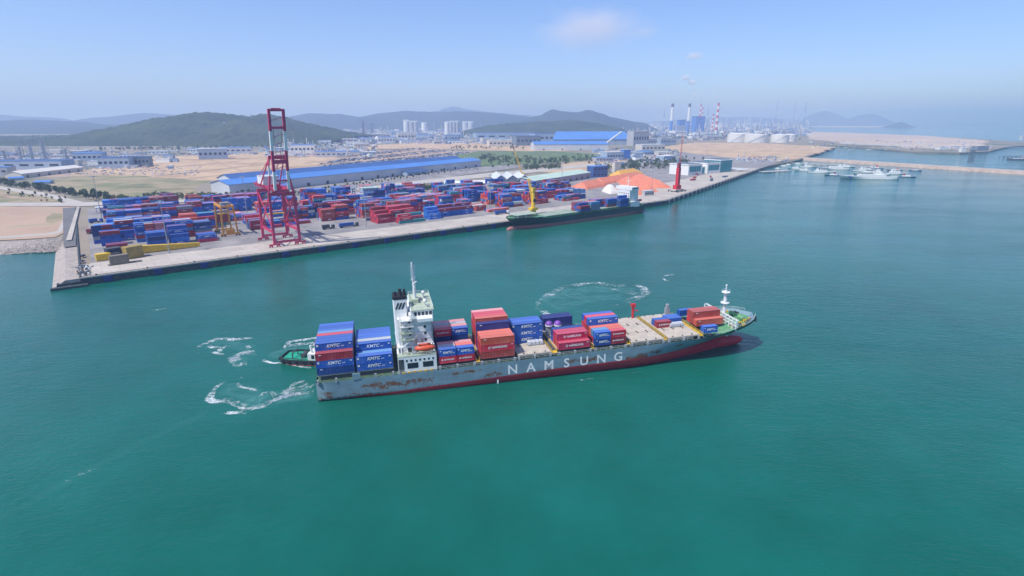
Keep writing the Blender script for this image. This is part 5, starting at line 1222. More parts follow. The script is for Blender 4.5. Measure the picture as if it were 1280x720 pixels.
# crawler crane with a lattice boom behind the sheds
kp = at(652, 219); kc = thing('crawler_crane', 'yellow and dark crawler crane with tall lattice boom behind the sheds', 'crawler crane', (kp.x, kp.y, ZG), 0)
m = MB(); m.box(-4, 4, -3, 3, 1.4, 4.4); m.build('body', M_YEL, kc)
for sy in (-1, 1): m = MB(); m.box(-4.4, 4.4, sy * 3 - .8, sy * 3 + .8, 0, 1.5); m.build('track', M_DARK, kc)
m = MB(); m.truss((0, 0, 4), (-12, 0, 40), 2.2, 2.2, 11, .3); m.build('boom', M_YEL, kc)
m = MB(); m.truss((-12, 0, 40), (-16.2, 0, 52), 1.8, 1.8, 4, .3); m.build('boom_tip', M_DARK, kc)
for x in (3, -16): m = MB(); m.bar((3.6, 0, 4.4), (-16, 0, 52), .16); m.build('stay_wire', M_DARK, kc); break
# ================================================================== buildings
def frame_px(x0, x1, yt, yb):
    a = at(x0, yb); b = at(x1, yb); W_ = (b - a).length; c_ = (a + b) / 2; return c_, W_, (yb - yt) * mpp(c_) / _c
def gable_house(name, label, cat, p0, p1, depth, eave, ridge, wall, roof, doors=0, over=.8, side=1, group=None, ribs=0):
    """gabled building whose near long wall runs from p0 to p1"""
    p0 = Vector(p0); p1 = Vector(p1); d = p1 - p0; L_ = d.length
    t = thing(name, label, cat, (p0.x, p0.y, ZG), math.atan2(d.y, d.x), group)
    m = MB(); m.gable_wall(0, L_, 0, depth * side, 0, eave, ridge); m.build('wall', wall, t)
    m = MB(); m.gable(-over, L_ + over, -over * side, (depth + over) * side, eave - .1, ridge + .1, t=.3); r_ = m.build('roof', roof, t)
    for k in range(ribs):
        x = L_ * (k + .5) / ribs; m = MB(); m.gable(x - .15, x + .15, -over * side, (depth + over) * side, eave + .2, ridge + .4, t=.12); m.build('roof_rib', roof, r_)
    for k in range(doors):
        x = L_ * (k + .5) / doors; m = MB(); m.box(x - 2.4, x + 2.4, -.12, .1, .1, min(5, eave * .6)); m.build('door', M_DARK, t)
    return t
# long blue roofed warehouse: two spans side by side
w0 = at(288, 244); w1 = at(601, 208.5)
gable_house('warehouse', 'very long warehouse with bright blue roof beyond the container yard', 'warehouse', w0, w1, 40, 12.5, 17, M_LGREY, M_BROOF, 16, 1, 1, None, 12)
wn_ = Vector((-(w1 - w0).y, (w1 - w0).x, 0)).normalized(); wd_ = (w1 - w0).normalized()
gable_house('warehouse', 'long warehouse with darker blue roof behind the bright blue one', 'warehouse', w0 + wn_ * 42 + wd_ * 30, w1 + wn_ * 42 - wd_ * 8, 34, 14.5, 20, M_LGREY, M_DBROOF, 0, 1)
gable_house('canopy_shed', 'small blue canopy shed beside the long blue warehouse', 'shed', w0 + wd_ * 45 - wn_ * 16, w0 + wd_ * 78 - wn_ * 16, 15, 6, 8, M_BWALL, M_BROOF, 2)
gable_house('canopy_shed', 'low blue annex with lorry dock halfway along the long warehouse', 'shed', w0 + wd_ * 300 - wn_ * 14, w0 + wd_ * 350 - wn_ * 14, 13, 6, 7.5, M_BWALL, M_DBROOF, 3)
def block(name, label, cat, x0, x1, yt, yb, wall, roof, rot=.35, dr=.6, rows=0, cols=0, group=None, cap=True, win=None):
    c_, W_, H_ = frame_px(x0, x1, yt, yb); w_ = W_ / (math.cos(rot) + dr * abs(math.sin(rot))); d_ = w_ * dr
    t = thing(name, label, cat, (c_.x, c_.y + d_ * .4, ZG), rot, group)
    m = MB(); m.box(-w_/2, w_/2, -d_/2, d_/2, 0, H_); m.build('wall', wall, t)
    m = MB(); m.box(-w_/2 - .3, w_/2 + .3, -d_/2 - .3, d_/2 + .3, H_, H_ + max(.4, H_ * .04)); m.build('roof', roof, t)
    for i in range(cols):
        for j in range(rows):
            x = -w_/2 + w_ * (i + .5) / cols; z = H_ * (j + .55) / rows; m = MB(); m.box(x - w_ / cols * .3, x + w_ / cols * .3, -d_/2 - .12, -d_/2 + .1, z - H_ / rows * .13, z + H_ / rows * .10); m.build('window', win or M_GLASS, t)
    return t
bo = block('office_building', 'blue grey yard office with pale green roof behind the stacks', 'office building', 449, 473, 236, 250, M_BWALL, M_PGREEN, .5, .7, 3, 5)
sg = at(443, 252); t = thing('sign_board', 'white sign board with dark mark beside the yard office', 'sign', (sg.x, sg.y, ZG), .4)
m = MB(); m.box(-3, 3, -.2, .2, 6, 18); m.build('panel', M_CWHT, t)
for x in (-2, 2): m = MB(); m.cyl((x, .3, 0), (x, .3, 6.2), .25, n=6); m.build('post', M_STEEL, t)
m = MB(); m.box(-1.8, 1.8, -.26, -.2, 13.6, 14.6); m.box(-1.6, -.7, -.26, -.2, 9, 13.6); m.box(-.7, 1.7, -.26, -.2, 11, 12); m.box(.8, 1.7, -.26, -.2, 8, 11); m.build('symbol', M_DARK, t)
gb = at(133, 266); t = thing('gate_booth', 'blue and white gate booth at the yard entrance', 'gate booth', (gb.x, gb.y, ZG + .3), QA)
m = MB(); m.box(-5, 5, -3, 3, 0, 5); m.build('wall', M_BWALL, t); m = MB(); m.box(-8, 8, -5, 5, 5, 6); m.build('canopy', M_LGREY, t)
for x in (-7.5, 7.5): m = MB(); m.box(x - .4, x + .4, -4.5, -3.7, 0, 5); m.build('post', M_CWHT, t)
for x in (-3.2, .2): m = MB(); m.box(x, x + 2.6, -3.08, -2.98, 1.4, 3.6); m.build('window', M_GLASS, t)
# grey gabled sheds and the long low white roof
for i, (x, lb_) in enumerate(((620, 'grey gabled shed next to the low white building'), (634.5, 'middle grey gabled shed of three'), (649, 'grey gabled shed beside the pale green roof'))):
    c_ = at(x + 6.5, 233.5); t = thing('gabled_shed', lb_, 'shed', (c_.x, c_.y, ZG), R(8)); w_ = 17.5
    m = MB(); m.add([(-w_/2,0,0),(w_/2,0,0),(w_/2,0,9.5),(0,0,15.5),(-w_/2,0,9.5),(-w_/2,60,0),(w_/2,60,0),(w_/2,60,9.5),(0,60,15.5),(-w_/2,60,9.5)], [(0,1,2,3,4),(1,6,7,2),(5,0,4,9),(6,5,9,8,7)]); m.build('wall', M_DGREY, t)
    for s_ in (-1, 1): m = MB(); m.add([(s_*(w_/2+.5),-.6,9.4),(0,-.6,15.7),(0,60.6,15.7),(s_*(w_/2+.5),60.6,9.4),(s_*(w_/2+.5),-.6,9.8),(0,-.6,16.1),(0,60.6,16.1),(s_*(w_/2+.5),60.6,9.8)], [(0,1,2,3),(4,5,6,7),(0,1,5,4),(1,2,6,5),(2,3,7,6),(3,0,4,7)]); m.build('roof_slope', M_LGREY, t)
    m = MB(); m.box(-3, 3, -.15, .05, 0, 6); m.build('door', M_DARK, t)
gable_house('low_shed', 'long low building with bright white roof beside the gabled sheds', 'shed', at(556, 234), at(618, 233), 40, 4.5, 6, M_GWALL, M_CWHT, 0, .8)
gable_house('shed', 'wide shed with pale green roof inland of the moored ship', 'shed', at(668, 235), at(738, 223), 42, 9.5, 12.5, pm('mauve_wall', (.36, .33, .38), .7, .1, .05), M_PGREEN, 9, 1)
block('store_building', 'dark blue store building beyond the pale green roof', 'store', 734, 760, 209, 222, M_DBROOF, M_BROOF, .5, .6, 2, 4)
block('store_building', 'cream block beside the dark blue store', 'store', 765, 776, 204, 216, M_CREAM, M_GWALL, .5, .6)
# heaps under orange tarpaulins
def heap(label, pts, hz_, mat, seed, cat='covered heap'):
    P_ = [at(x, y) for x, y in pts]; c_ = sum(P_, Vector()) / len(P_); t = thing('covered_heap', label, cat, (c_.x, c_.y, ZG), 0)
    n = 48; rings = 9; m = MB(); 
    def edge(a):
        best = 0
        for p, q in zip(P_, P_[1:] + P_[:1]):
            p2 = p - c_; q2 = q - c_; d = q2 - p2; den = math.cos(a) * d.y - math.sin(a) * d.x
            if abs(den) < 1e-9: continue
            r = (p2.x * d.y - p2.y * d.x) / den; s = (p2.x * math.sin(a) - p2.y * math.cos(a)) / den
            if r > 0 and 0 <= s <= 1: best = max(best, r)
        return best
    for i in range(n):
        a = 2 * math.pi * i / n; e = edge(a)
        for k in range(rings):
            q = k / (rings - 1); f = (1 - q ** 1.5) * hz_ * .72 + (1.5 if q < .99 else 0) + noise.noise(Vector((math.cos(a) * q * 3, math.sin(a) * q * 3, seed))) * hz_ * .16 * math.sin(q * math.pi)
            m.v.append((math.cos(a) * e * q, math.sin(a) * e * q, max(f, 0) if q < .99 else 0))
    for i in range(n):
        for k in range(rings - 1):
            a = i * rings + k; b = ((i + 1) % n) * rings + k; m.f.append([a, a + 1, b + 1, b]); m.m.append(0)
    m.build('tarpaulin', mat, t)
    m = MB()
    for i in range(0, n, 4):
        a = 2 * math.pi * i / n; e = edge(a) * .99; m.box(math.cos(a) * e - .6, math.cos(a) * e + .6, math.sin(a) * e - .6, math.sin(a) * e + .6, 0, .9)
    m.build('ballast_bags', M_SALT, t)['kind'] = 'stuff'
def ridge_heap(label, a, b, wid, hh, mat, seed):
    """long stack under a tarpaulin: a peaked ridge with hipped ends and a slightly slack skin"""
    a = at(*a); b = at(*b); d = b - a; L_ = d.length; t = thing('covered_heap', label, 'covered heap', (a.x, a.y, ZG + .3), math.atan2(d.y, d.x)); m = MB(); nu, nv = 22, 12
    for i in range(nu + 1):
        x = L_ * i / nu; e = min(1, min(x, L_ - x) / (wid * .42))
        for j in range(nv + 1):
            v = j / nv * 2 - 1; z = hh * min(e, 1 - abs(v)) ; z = max(z, 0) + (1.6 if 0 < i < nu and abs(v) < .99 else 0)
            z += noise.noise(Vector((x * .12, v * 3, seed))) * .5 * (1 if 0 < i < nu and abs(v) < .99 else 0) - .25 * math.sin(i * 1.9) ** 2 * (1 if 0 < i < nu else 0)
            m.v.append((x, v * wid / 2, max(0, z)))
    for i in range(nu):
        for j in range(nv): q = i * (nv + 1) + j; m.f.append([q, q + nv + 1, q + nv + 2, q + 1]); m.m.append(0)
    m.build('tarpaulin', mat, t)
    m = MB()
    for i in range(1, nu, 3):
        x = L_ * i / nu
        for e in (-1, 1): m.box(x - .5, x + .5, e * wid * .5 - .5, e * wid * .5 + .5, 0, .8)
    m.build('ballast_bags', M_SALT, t)['kind'] = 'stuff'
ridge_heap('peaked orange tarpaulin stack at the yard side', (722, 237), (750, 232), 28, 8, M_TARP, 1)
ridge_heap('longest peaked orange tarpaulin stack beside the outer berth', (744, 231), (800, 220.5), 28, 7, M_TARP, 2)
ridge_heap('orange tarpaulin stack running towards the harbour crane', (796, 224), (828, 236), 26, 8, M_TARP, 3)
ridge_heap('middle orange tarpaulin stack pointing at the berth', (780, 228), (812, 241), 24, 8, M_TARP, 7)
ridge_heap('short orange tarpaulin stack facing the berth', (776, 235.5), (798, 245), 20, 7, M_TARP, 4)
ridge_heap('ochre tarpaulin stack rising behind the orange ones', (768, 222), (796, 217.5), 28, 9, M_TARPY, 5)
heap('bare whitish heap among the orange tarpaulins', [(752, 240), (762, 243.5), (774, 242), (768, 235), (756, 235)], 10, M_SALT, 5, 'heap')
block('site_cabin', 'grey cabin row in front of the orange heaps', 'cabin', 802, 818, 239, 245, M_GWALL, M_LGREY, .5, .4, 1, 4)
# glass passenger terminal
tg = at(860, 219.5); t1 = at(914, 215); d_ = t1 - tg; L_ = d_.length
term = thing('terminal_building', 'white terminal building with teal glass front on the outer berth', 'terminal', (tg.x, tg.y, ZG), math.atan2(d_.y, d_.x))
for i, (x0, x1, dep, h) in enumerate(((0, L_ * .30, 40, 17), (L_ * .42, L_ * .72, 40, 17), (L_ * .72, L_, 34, 21))):
    m = MB(); m.box(x0, x1, 0, dep, 0, h); wg = m.build('wing', M_CWHT if i < 2 else M_TGLASS, term)
    m = MB(); m.box(x0 - .8, x1 + .8, -.8, dep + .8, h, h + 1.2); m.build('roof', M_CWHT, wg)
    n = 5
    for k in range(n): 
        xa = x0 + (x1 - x0) * (.08 + .84 * k / n); xb = x0 + (x1 - x0) * (.08 + .84 * (k + .9) / n); m = MB(); m.box(xa, xb, -.2, .1, h * .32, h * .86); m.build('glass_panel', M_TGLASS, wg)
    for k in range(4): m = MB(); ya = 3 + k * dep / 4; m.box(x0 + 2, x1 - 2, ya, ya + dep * .14, h + 1.2, h + 2.2); m.build('roof_light', M_DGREY, wg)
m = MB(); m.box(L_ * .30, L_ * .42, 4, 34, 0, 13); m.build('link_hall', M_CWHT, term); m = MB(); m.box(L_ * .32, L_ * .40, 3.8, 4.1, 2, 11); m.build('glass_panel', M_TGLASS, term)
for i in range(3): m = MB(); m.box(L_ + 6 + i * 4, L_ + 40 + i * 2, -12 + i * 14, -4 + i * 14, 3.5, 4.2); m.build('walkway_canopy', M_CWHT, term)
for i, (x, y, c_) in enumerate(((866, 226, 'brick red'), (868, 223, 'brick red'), (888, 222, 'maroon'), (906, 222, 'slate'), (792, 232, 'slate'), (800, 230, 'navy'), (780, 221, 'slate'), (768, 222, 'maroon'), (872, 219, 'maroon'))):
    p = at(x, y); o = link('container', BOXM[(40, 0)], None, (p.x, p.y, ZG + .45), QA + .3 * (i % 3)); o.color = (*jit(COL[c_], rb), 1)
    tag(o, '%s container standing alone %s' % (c_, ['before the glass terminal', 'behind its twin before the glass terminal', 'beside the terminal link hall', 'at the berth edge by the terminal', 'behind the orange heaps', 'between orange heaps and terminal', 'by the ochre covered heap', 'behind the ochre covered heap', 'at the terminal\'s west wing'][i]), 'container', 'loose containers on the outer berth')

# factories and stores in the middle distance: (name, label, cat, x0, x1, ytop, ybase, wall, roof, rot, depth)
for a in [('factory_building', 'white steel building behind the terminal lot', 'factory', 796, 832, 181.5, 189.5, M_CREAM, M_LGREY, .3, .5),
          ('factory_building', 'blue grey factory hall before the big blue mill', 'factory', 752, 780, 191, 200, M_BWALL, M_LGREY, .4, .6),
          ('factory_building', 'blue clad tower block beside the factory hall', 'factory', 776, 788, 188, 199, M_PBLUE, M_LGREY, .4, .8),
          ('factory_building', 'grey slab mill building beside the blue mill', 'factory', 784, 812, 166, 182, M_GWALL, M_GWALL, .5, .5),
          ('factory_building', 'grey blue process hall behind the terminal field', 'factory', 820, 846, 173.5, 181, M_BWALL, M_GWALL, .4, .5),
          ('factory_building', 'grey hall with flat roof under the blue power station', 'factory', 800, 822, 174, 181, M_GWALL, M_LGREY, .4, .5),
          ('factory_building', 'long low white hall behind the earthworks', 'factory', 196, 212, 199, 203, M_CWHT, M_LGREY, .1, .5),
          ('factory_building', 'blue grey works hall at the edge of the earthworks', 'factory', 246, 282, 187, 199, M_BWALL, M_LGREY, .45, .5),
          ('factory_building', 'blue roofed works behind the quay crane', 'factory', 272, 312, 185, 192, M_LGREY, M_BROOF, .4, .5),
          ('factory_building', 'white faced works left of the storage lot', 'factory', 360, 392, 182, 192, M_CWHT, M_BROOF, .35, .6),
          ('factory_building', 'low blue roofed hall beside the storage lot', 'factory', 392, 432, 190, 196, M_LGREY, M_BROOF, .3, .5),
          ('factory_building', 'cream hall on the left shore below the steel towers', 'factory', 78, 98, 201, 208.5, M_CREAM, M_LGREY, .2, .5),
          ('factory_building', 'blue hall with white gable below the dark hills', 'factory', 90, 126, 192, 202, M_BWALL, M_BROOF, .3, .6),
          ('factory_building', 'dark blue hall at the end of the earthworks', 'factory', 158, 186, 197, 208, M_DGREY, M_DBROOF, .3, .6),
          ('factory_building', 'blue clad hall between two works yards', 'factory', 122, 160, 198, 210, M_BWALL, M_DBROOF, .3, .6),
          ('factory_building', 'long low blue building on the left shore', 'factory', -30, 76, 202, 212, M_BWALL, M_DBROOF, .1, .25),
          ('factory_building', 'grey works at the far left shore', 'factory', -40, 8, 210, 220, M_GWALL, M_BROOF, .2, .4),
          ('factory_building', 'cream hall with tan front behind the storage lot', 'factory', 494, 522, 166.5, 176, M_CREAM, M_LGREY, .3, .6),
          ('factory_building', 'wide hall with pale blue roof beyond the dry field', 'factory', 518, 542, 169, 176, M_BWALL, M_BROOF, .3, .6),
          ('factory_building', 'pale works with blue roof below the silos', 'factory', 552, 580, 169.5, 176.5, M_BWALL, M_BROOF, .3, .6),
          ('factory_building', 'grey hall with white base at the dry field edge', 'factory', 608, 640, 176, 183, M_CREAM, M_LGREY, .25, .5),
          ('factory_building', 'long slate blue hall beyond the green field', 'factory', 640, 676, 171, 182, M_DGREY, M_DBROOF, .3, .6),
          ('factory_building', 'very wide blue hall below the dark wooded mound', 'factory', 590, 672, 167, 175, M_BWALL, M_DBROOF, .2, .4),
          ('factory_building', 'blue hall left of the big blue mill', 'factory', 662, 704, 168, 178, M_BWALL, M_DBROOF, .3, .6),
          ('factory_building', 'white hall on the mound\'s near side', 'factory', 690, 714, 162.5, 168, M_CWHT, M_LGREY, .25, .5),
          ('factory_building', 'pale office slab among the silos', 'factory', 470, 494, 172, 179, M_LGREY, M_BROOF, .3, .6)]:
    block(*a, rows=1 if a[4] - a[3] > 20 else 0, cols=6 if a[4] - a[3] > 20 else 0)
gable_house('storage_shed', 'long cream storage shed with rounded white roof near the left shore', 'shed', at(28, 223), at(104, 214), 26, 7, 11, M_CREAM, M_SALT, 6, .8, 1, None, 7)
gable_house('shed', 'small bright blue roofed shed by the coast road', 'shed', at(12, 226), at(30, 225), 14, 3.5, 5, M_BWALL, M_BROOF, 0)
gable_house('shed', 'low blue roofed shed in the scrub by the road trees', 'shed', at(43, 230.5), at(62, 230), 14, 3, 4.5, M_BWALL, M_BROOF, 0)
# the big blue mill: tall sloping hall, low wings, white inclined conveyor
ml = at(668, 188); mr = at(792, 186.5); gable_house('mill_hall', 'low mill wing with striped pale blue roof below the big blue hall', 'mill', ml, at(760, 187.5), 90, 18, 26, M_LGREY, M_BROOF, 4, 1, 1, None, 5)
c_ = at(748, 183); t = thing('mill_hall', 'big bright blue mill hall with sloping roof and white conveyor', 'mill', (c_.x, c_.y + 110, ZG), .12); k_ = mpp(c_)
m = MB(); m.add([(-55*k_,0,0),(52*k_,0,0),(52*k_,60,0),(-55*k_,60,0),(-55*k_,0,7*k_),(52*k_,0,7*k_),(46*k_,60,16.5*k_),(-46*k_,60,16.5*k_)], [(0,1,5,4),(1,2,6,5),(2,3,7,6),(3,0,4,7)]); m.build('wall', M_BWALL, t)
m = MB(); m.add([(-56*k_,-2,7*k_),(53*k_,-2,7*k_),(47*k_,61,16.7*k_),(-47*k_,61,16.7*k_),(-56*k_,-2,7*k_+1.2),(53*k_,-2,7*k_+1.2),(47*k_,61,16.7*k_+1.2),(-47*k_,61,16.7*k_+1.2)], [(3,2,1,0),(4,5,6,7),(0,1,5,4),(1,2,6,5),(2,3,7,6),(3,0,4,7)]); m.build('roof', M_BROOF, t)
m = MB(); m.bar((5*k_, -70, 1), (34*k_, -20, 17*k_), 5, 4); m.build('conveyor', M_CWHT, t)
for q in (.35, .7): m = MB(); m.bar((5*k_+29*k_*q, -70+50*q, 0), (5*k_+29*k_*q, -70+50*q, 16*k_*q), 1.5); m.build('conveyor_trestle', M_STEEL, t)
# storage tanks
def tank(px, yb, wpx, hpx, label, mat=None, group=None):
    p = at(px, yb); k = mpp(p); r = wpx * k / 2; h = hpx * k / _c; t = thing('storage_tank', label, 'tank', (p.x, p.y + r, ZG), 0, group)
    m = MB(); m.cyl((0, 0, 0), (0, 0, h), r, n=28); m.build('shell', mat or M_TANK, t, smooth=False)
    m = MB(); m.cyl((0, 0, h), (0, 0, h * 1.12), r * 1.005, r * .15, n=28); m.build('roof', mat or M_TANK, t)
    m = MB()
    for i in range(14): a = -2.6 + i * .1; m.bar((math.cos(a) * r * 1.01, math.sin(a) * r * 1.01, h * i / 14), (math.cos(a + .1) * r * 1.01, math.sin(a + .1) * r * 1.01, h * (i + 1) / 14), r * .03)
    m.build('stair', M_STEEL, t)
for i, (x, y, w_, h, lb_) in enumerate(((925, 178, 23, 9.5, 'large white storage tank at the field\'s inland end'), (950, 178.5, 28, 9, 'widest white storage tank in the middle of the row'), (979, 178.5, 22, 9, 'large white storage tank nearest the channel'), (990, 177, 15, 8, 'white tank half hidden beside the channel end tank'), (938, 171, 26, 4, 'white floating roof tank behind the big tank row'), (960, 168, 24, 3.6, 'white tank behind the widest tank'), (925, 166, 22, 3.4, 'white tank in the second row by the striped stack'), (900, 163, 16, 4, 'pale tank below the striped stacks'))):
    tank(x, y, w_, h, lb_)
for i, x in enumerate((745, 755, 764, 772, 781, 790, 800, 809)): tank(x, 151.5 + (i % 2) * .4, 8, 4.2, 'pale round tank in the far tank farm beyond the mound', None, 'far tank farm')
def silo(px0, px1, yt, yb, n, label, mat):
    c_, W_, H_ = frame_px(px0, px1, yt, yb); r = W_ / n / 2; t = thing('silo', label, 'silo', (c_.x, c_.y, ZG), 0)
    for i in range(n): m = MB(); m.cyl((-W_/2 + r * (2*i+1), 0, 0), (-W_/2 + r * (2*i+1), 0, H_), r * .98, n=14); m.build('cylinder', mat, t)
    m = MB(); m.box(-W_/2, W_/2, -r * .5, r * .5, H_, H_ * 1.12); m.build('head_house', M_LGREY, t)
silo(505, 512, 153, 168, 1, 'slim white silo beyond the dry field', M_CWHT); silo(512, 523, 154, 168, 2, 'pair of grey concrete silos beside the slim white one', M_GWALL)
silo(527, 534, 155, 165, 1, 'short white silo between two silo groups', M_CWHT); silo(556, 562, 155, 169, 1, 'white end silo of the far silo group', M_CWHT); silo(562, 574, 154, 168, 3, 'row of three grey silos beside the white end silo', M_GWALL); silo(578, 592, 154, 165, 2, 'pair of pale stubby silos near the mound', M_LGREY)
sp = at(472, 178); k = mpp(sp); t = thing('gas_sphere', 'white gas sphere on legs beyond the storage lot', 'gas sphere', (sp.x, sp.y, ZG), 0); m = MB(); m.ball((0, 0, 4.2*k), 3.2*k, n=16, k=10); m.build('sphere', M_TANK, t, smooth=True)
for i in range(6): a = i * math.pi / 3; m = MB(); m.cyl((math.cos(a)*2.6*k, math.sin(a)*2.6*k, 0), (math.cos(a)*2.6*k, math.sin(a)*2.6*k, 3.6*k), .2*k, n=6); m.build('leg', M_LGREY, t)
# power station with blue boilers and tall stacks
def stack(px, yt, yb, wpx, bands, label, group=None):
    p = at(px, yb); k = mpp(p); h = (yb - yt) * k / _c; r = wpx * k / 2; t = thing('chimney', label, 'chimney', (p.x, p.y, ZG), 0, group)
    z = 0
    for f, mt in bands:
        z2 = z + h * f; m = MB(); m.cyl((0, 0, z), (0, 0, z2), r * (1 - .25 * z / h), r * (1 - .25 * z2 / h), n=12); m.build('section', mt, t); z = z2
    m = MB(); m.cyl((0, 0, h), (0, 0, h * 1.015), r * .8, n=12); m.build('rim', M_DARK, t)
RW = [(.14, M_CWHT)] + [(.86 / 9, M_RED if i % 2 == 0 else M_CWHT) for i in range(9)]
stack(838, 133.5, 168, 4.2, [(.45, M_PBLUE), (.45, M_CWHT), (.10, M_DARK)], 'white over blue chimney left of the power station'); stack(859, 133.5, 168, 4.2, [(.45, M_PBLUE), (.45, M_CWHT), (.10, M_DARK)], 'white over blue chimney at the middle of the power station')
stack(873.5, 133, 163, 2.6, RW, 'red and white striped chimney behind the blue boiler house'); stack(876, 137, 163, 1.8, RW, 'thin striped chimney beside the striped boiler chimney'); stack(894.5, 132.5, 168, 3.2, RW, 'tallest red and white striped chimney right of the power station'); stack(889.5, 145, 168, 2.0, RW, 'short striped chimney beside the tallest one')
for a in [('boiler_house', 'blue boiler house of the power station', 'power station', 846, 856, 152, 168, M_PBLUE, M_DBROOF, .3, .6), ('boiler_house', 'tall blue boiler house right of the striped chimney', 'power station', 865, 880, 148, 167, M_PBLUE, M_DBROOF, .3, .7), ('turbine_hall', 'low pale turbine hall before the blue boilers', 'power station', 843, 858, 158, 168, M_BWALL, M_LGREY, .3, .5)]: block(*a)
for i, (x, yt, yb, lb_) in enumerate(((968.5, 128, 158, 'dark slender flare stack above the tank farm'), (990.5, 129, 158, 'dark striped flare stack near the channel'), (1003.5, 131, 160, 'thin grey mast stack by the channel mouth'), (1065, 133, 153, 'slender mast on the far shore between islands'), (883.5, 136, 160, 'thin white chimney between the striped ones'), (829, 140, 160, 'grey chimney left of the power station'))):
    stack(x, yt, yb, 1.1, [(.4, M_DARK), (.2, M_LGREY), (.2, M_DARK), (.2, M_STEEL)], lb_)
# refinery and works filling the far shore: columns, racks, vessels and halls
rf = random.Random(9)
def refinery(n, xr, yr, hp_, where, grp):
    for i in range(n):
        px = rf.uniform(*xr); py = rf.uniform(*yr); p = at(px, py); k = mpp(p); q = rf.random()
        if q < .34:
            h = rf.uniform(*hp_) * k; t = thing('process_column', 'slender pale process column %s' % where, 'column', (p.x, p.y, ZG), 0, grp)
            m = MB(); m.cyl((0, 0, 0), (0, 0, h), .5 * k, .42 * k, n=8); m.build('shell', [M_CWHT, M_STEEL, M_CWHT][i % 3], t); m = MB(); m.cyl((0, 0, h * .6), (0, 0, h * .62), .9 * k, n=8); m.build('platform', M_STEEL, t)
        elif q < .5:
            t = thing('pipe_rack', 'open grey steel pipe rack %s' % where, 'pipe rack', (p.x, p.y, ZG), rf.uniform(-.3, .3), grp); W_ = rf.uniform(4, 9) * k; h = rf.uniform(2, 5) * k; m = MB()
            for x in range(4):
                for y in (0, 2.5 * k): m.bar((W_ * x / 3, y, 0), (W_ * x / 3, y, h), .25 * k)
            for z in (.4, .7, 1.0):
                for y in (0, 2.5 * k): m.bar((0, y, h * z), (W_, y, h * z), .25 * k)
                for x in range(4): m.bar((W_ * x / 3, 0, h * z), (W_ * x / 3, 2.5 * k, h * z), .2 * k)
            m.build('frame', M_STEEL, t); m = MB(); m.cyl((0, k, h * .75), (W_, k, h * .75), .35 * k, n=6); m.build('pipe', M_LGREY, t)
        elif q < .66: tank(px, py, rf.uniform(3, 6), rf.uniform(1.6, 3), 'small round tank %s' % where, [M_TANK, M_LGREY][i % 2], grp)
        else:
            wpx = rf.uniform(4, 13); hpx = rf.uniform(1.8, 4.2)
            wn2, wl2 = rf.choice((('white', M_CWHT), ('grey', M_GWALL), ('blue', M_BWALL), ('cream', M_CREAM))); rn, rl = rf.choice((('pale', M_LGREY), ('blue', M_BROOF), ('dark blue', M_DBROOF)))
            block('works_building', '%s works building with %s roof %s' % (wn2, rn, where), 'works building', px, px + wpx, py - hpx, py, wl2, rl, rf.uniform(.1, .5), .6, group=grp)
refinery(150, (872, 1012), (152, 169), (7, 15), 'in the refinery behind the white tanks', 'refinery units behind the tanks')
refinery(80, (735, 850), (151, 172), (4, 10), 'between the wooded mound and the power station', 'works by the power station')
refinery(80, (440, 600), (158, 177), (4, 12), 'in the works beyond the storage lot', 'works beyond the storage lot')
refinery(60, (350, 470), (174, 192), (4, 12), 'in the works behind the quay crane', 'works behind the quay crane')
refinery(60, (-10, 215), (188, 212), (3, 10), 'on the left shore below the dark hills', 'works on the left shore')
refinery(26, (600, 740), (156, 172), (3, 6), 'around the wooded mound', 'works around the mound')
def works(n, xr, yr, where, grp):
    for i in range(n):
        px = rf.uniform(*xr); py = rf.uniform(*yr); wpx = rf.uniform(9, 26); hpx = rf.uniform(2.6, 5.2)
        if 190 < px < 250 and py > 196 or 250 < px < 340 and py > 191 or px < 110 and py > 204: continue
        wn2, wl2 = rf.choice((('white', M_CWHT), ('white', M_CWHT), ('grey', M_GWALL), ('blue', M_BWALL), ('cream', M_CREAM))); rn, rl = rf.choice((('pale', M_LGREY), ('white', M_CWHT), ('blue', M_BROOF2), ('dark blue', M_DBROOF)))
        block('works_building', '%s works hall with %s roof %s' % (wn2, rn, where), 'works building', px, px + wpx, py - hpx, py, wl2, rl, rf.uniform(.15, .5), rf.uniform(.4, .8), 1, 5 if wpx > 16 else 0, grp)
works(44, (430, 610), (160, 180), 'in the works beyond the storage lot', 'halls beyond the storage lot')
works(40, (590, 770), (158, 180), 'around the wooded mound', 'halls around the mound')
works(26, (330, 450), (178, 197), 'in the works behind the quay crane', 'halls behind the quay crane')
works(26, (-10, 300), (190, 208), 'at the foot of the dark hills', 'halls below the dark hills') 
works(44, (735, 885), (154, 177), 'beside the power station', 'halls by the power station')
works(12, (740, 830), (188, 203), 'between the mill and the glass terminal', 'halls before the mill')
works(30, (880, 1005), (153, 170), 'in the refinery behind the white tanks', 'halls in the refinery')
refinery(18, (745, 845), (190, 208), (2, 5), 'between the mill and the glass terminal', 'works before the mill')
for i, (x0, x1, yt, yb) in enumerate(((455, 478, 149.8, 153), (478, 505, 149, 152.5), (536, 556, 149.2, 152.3), (553, 583, 150, 153), (610, 640, 150.5, 153.5), (640, 662, 150, 153))):
    block('storage_hall', 'wide white storage hall on the skyline below the far ridge', 'storage hall', x0, x1, yt, yb, M_CWHT, M_CWHT, .15, .5, group='white halls on the skyline')
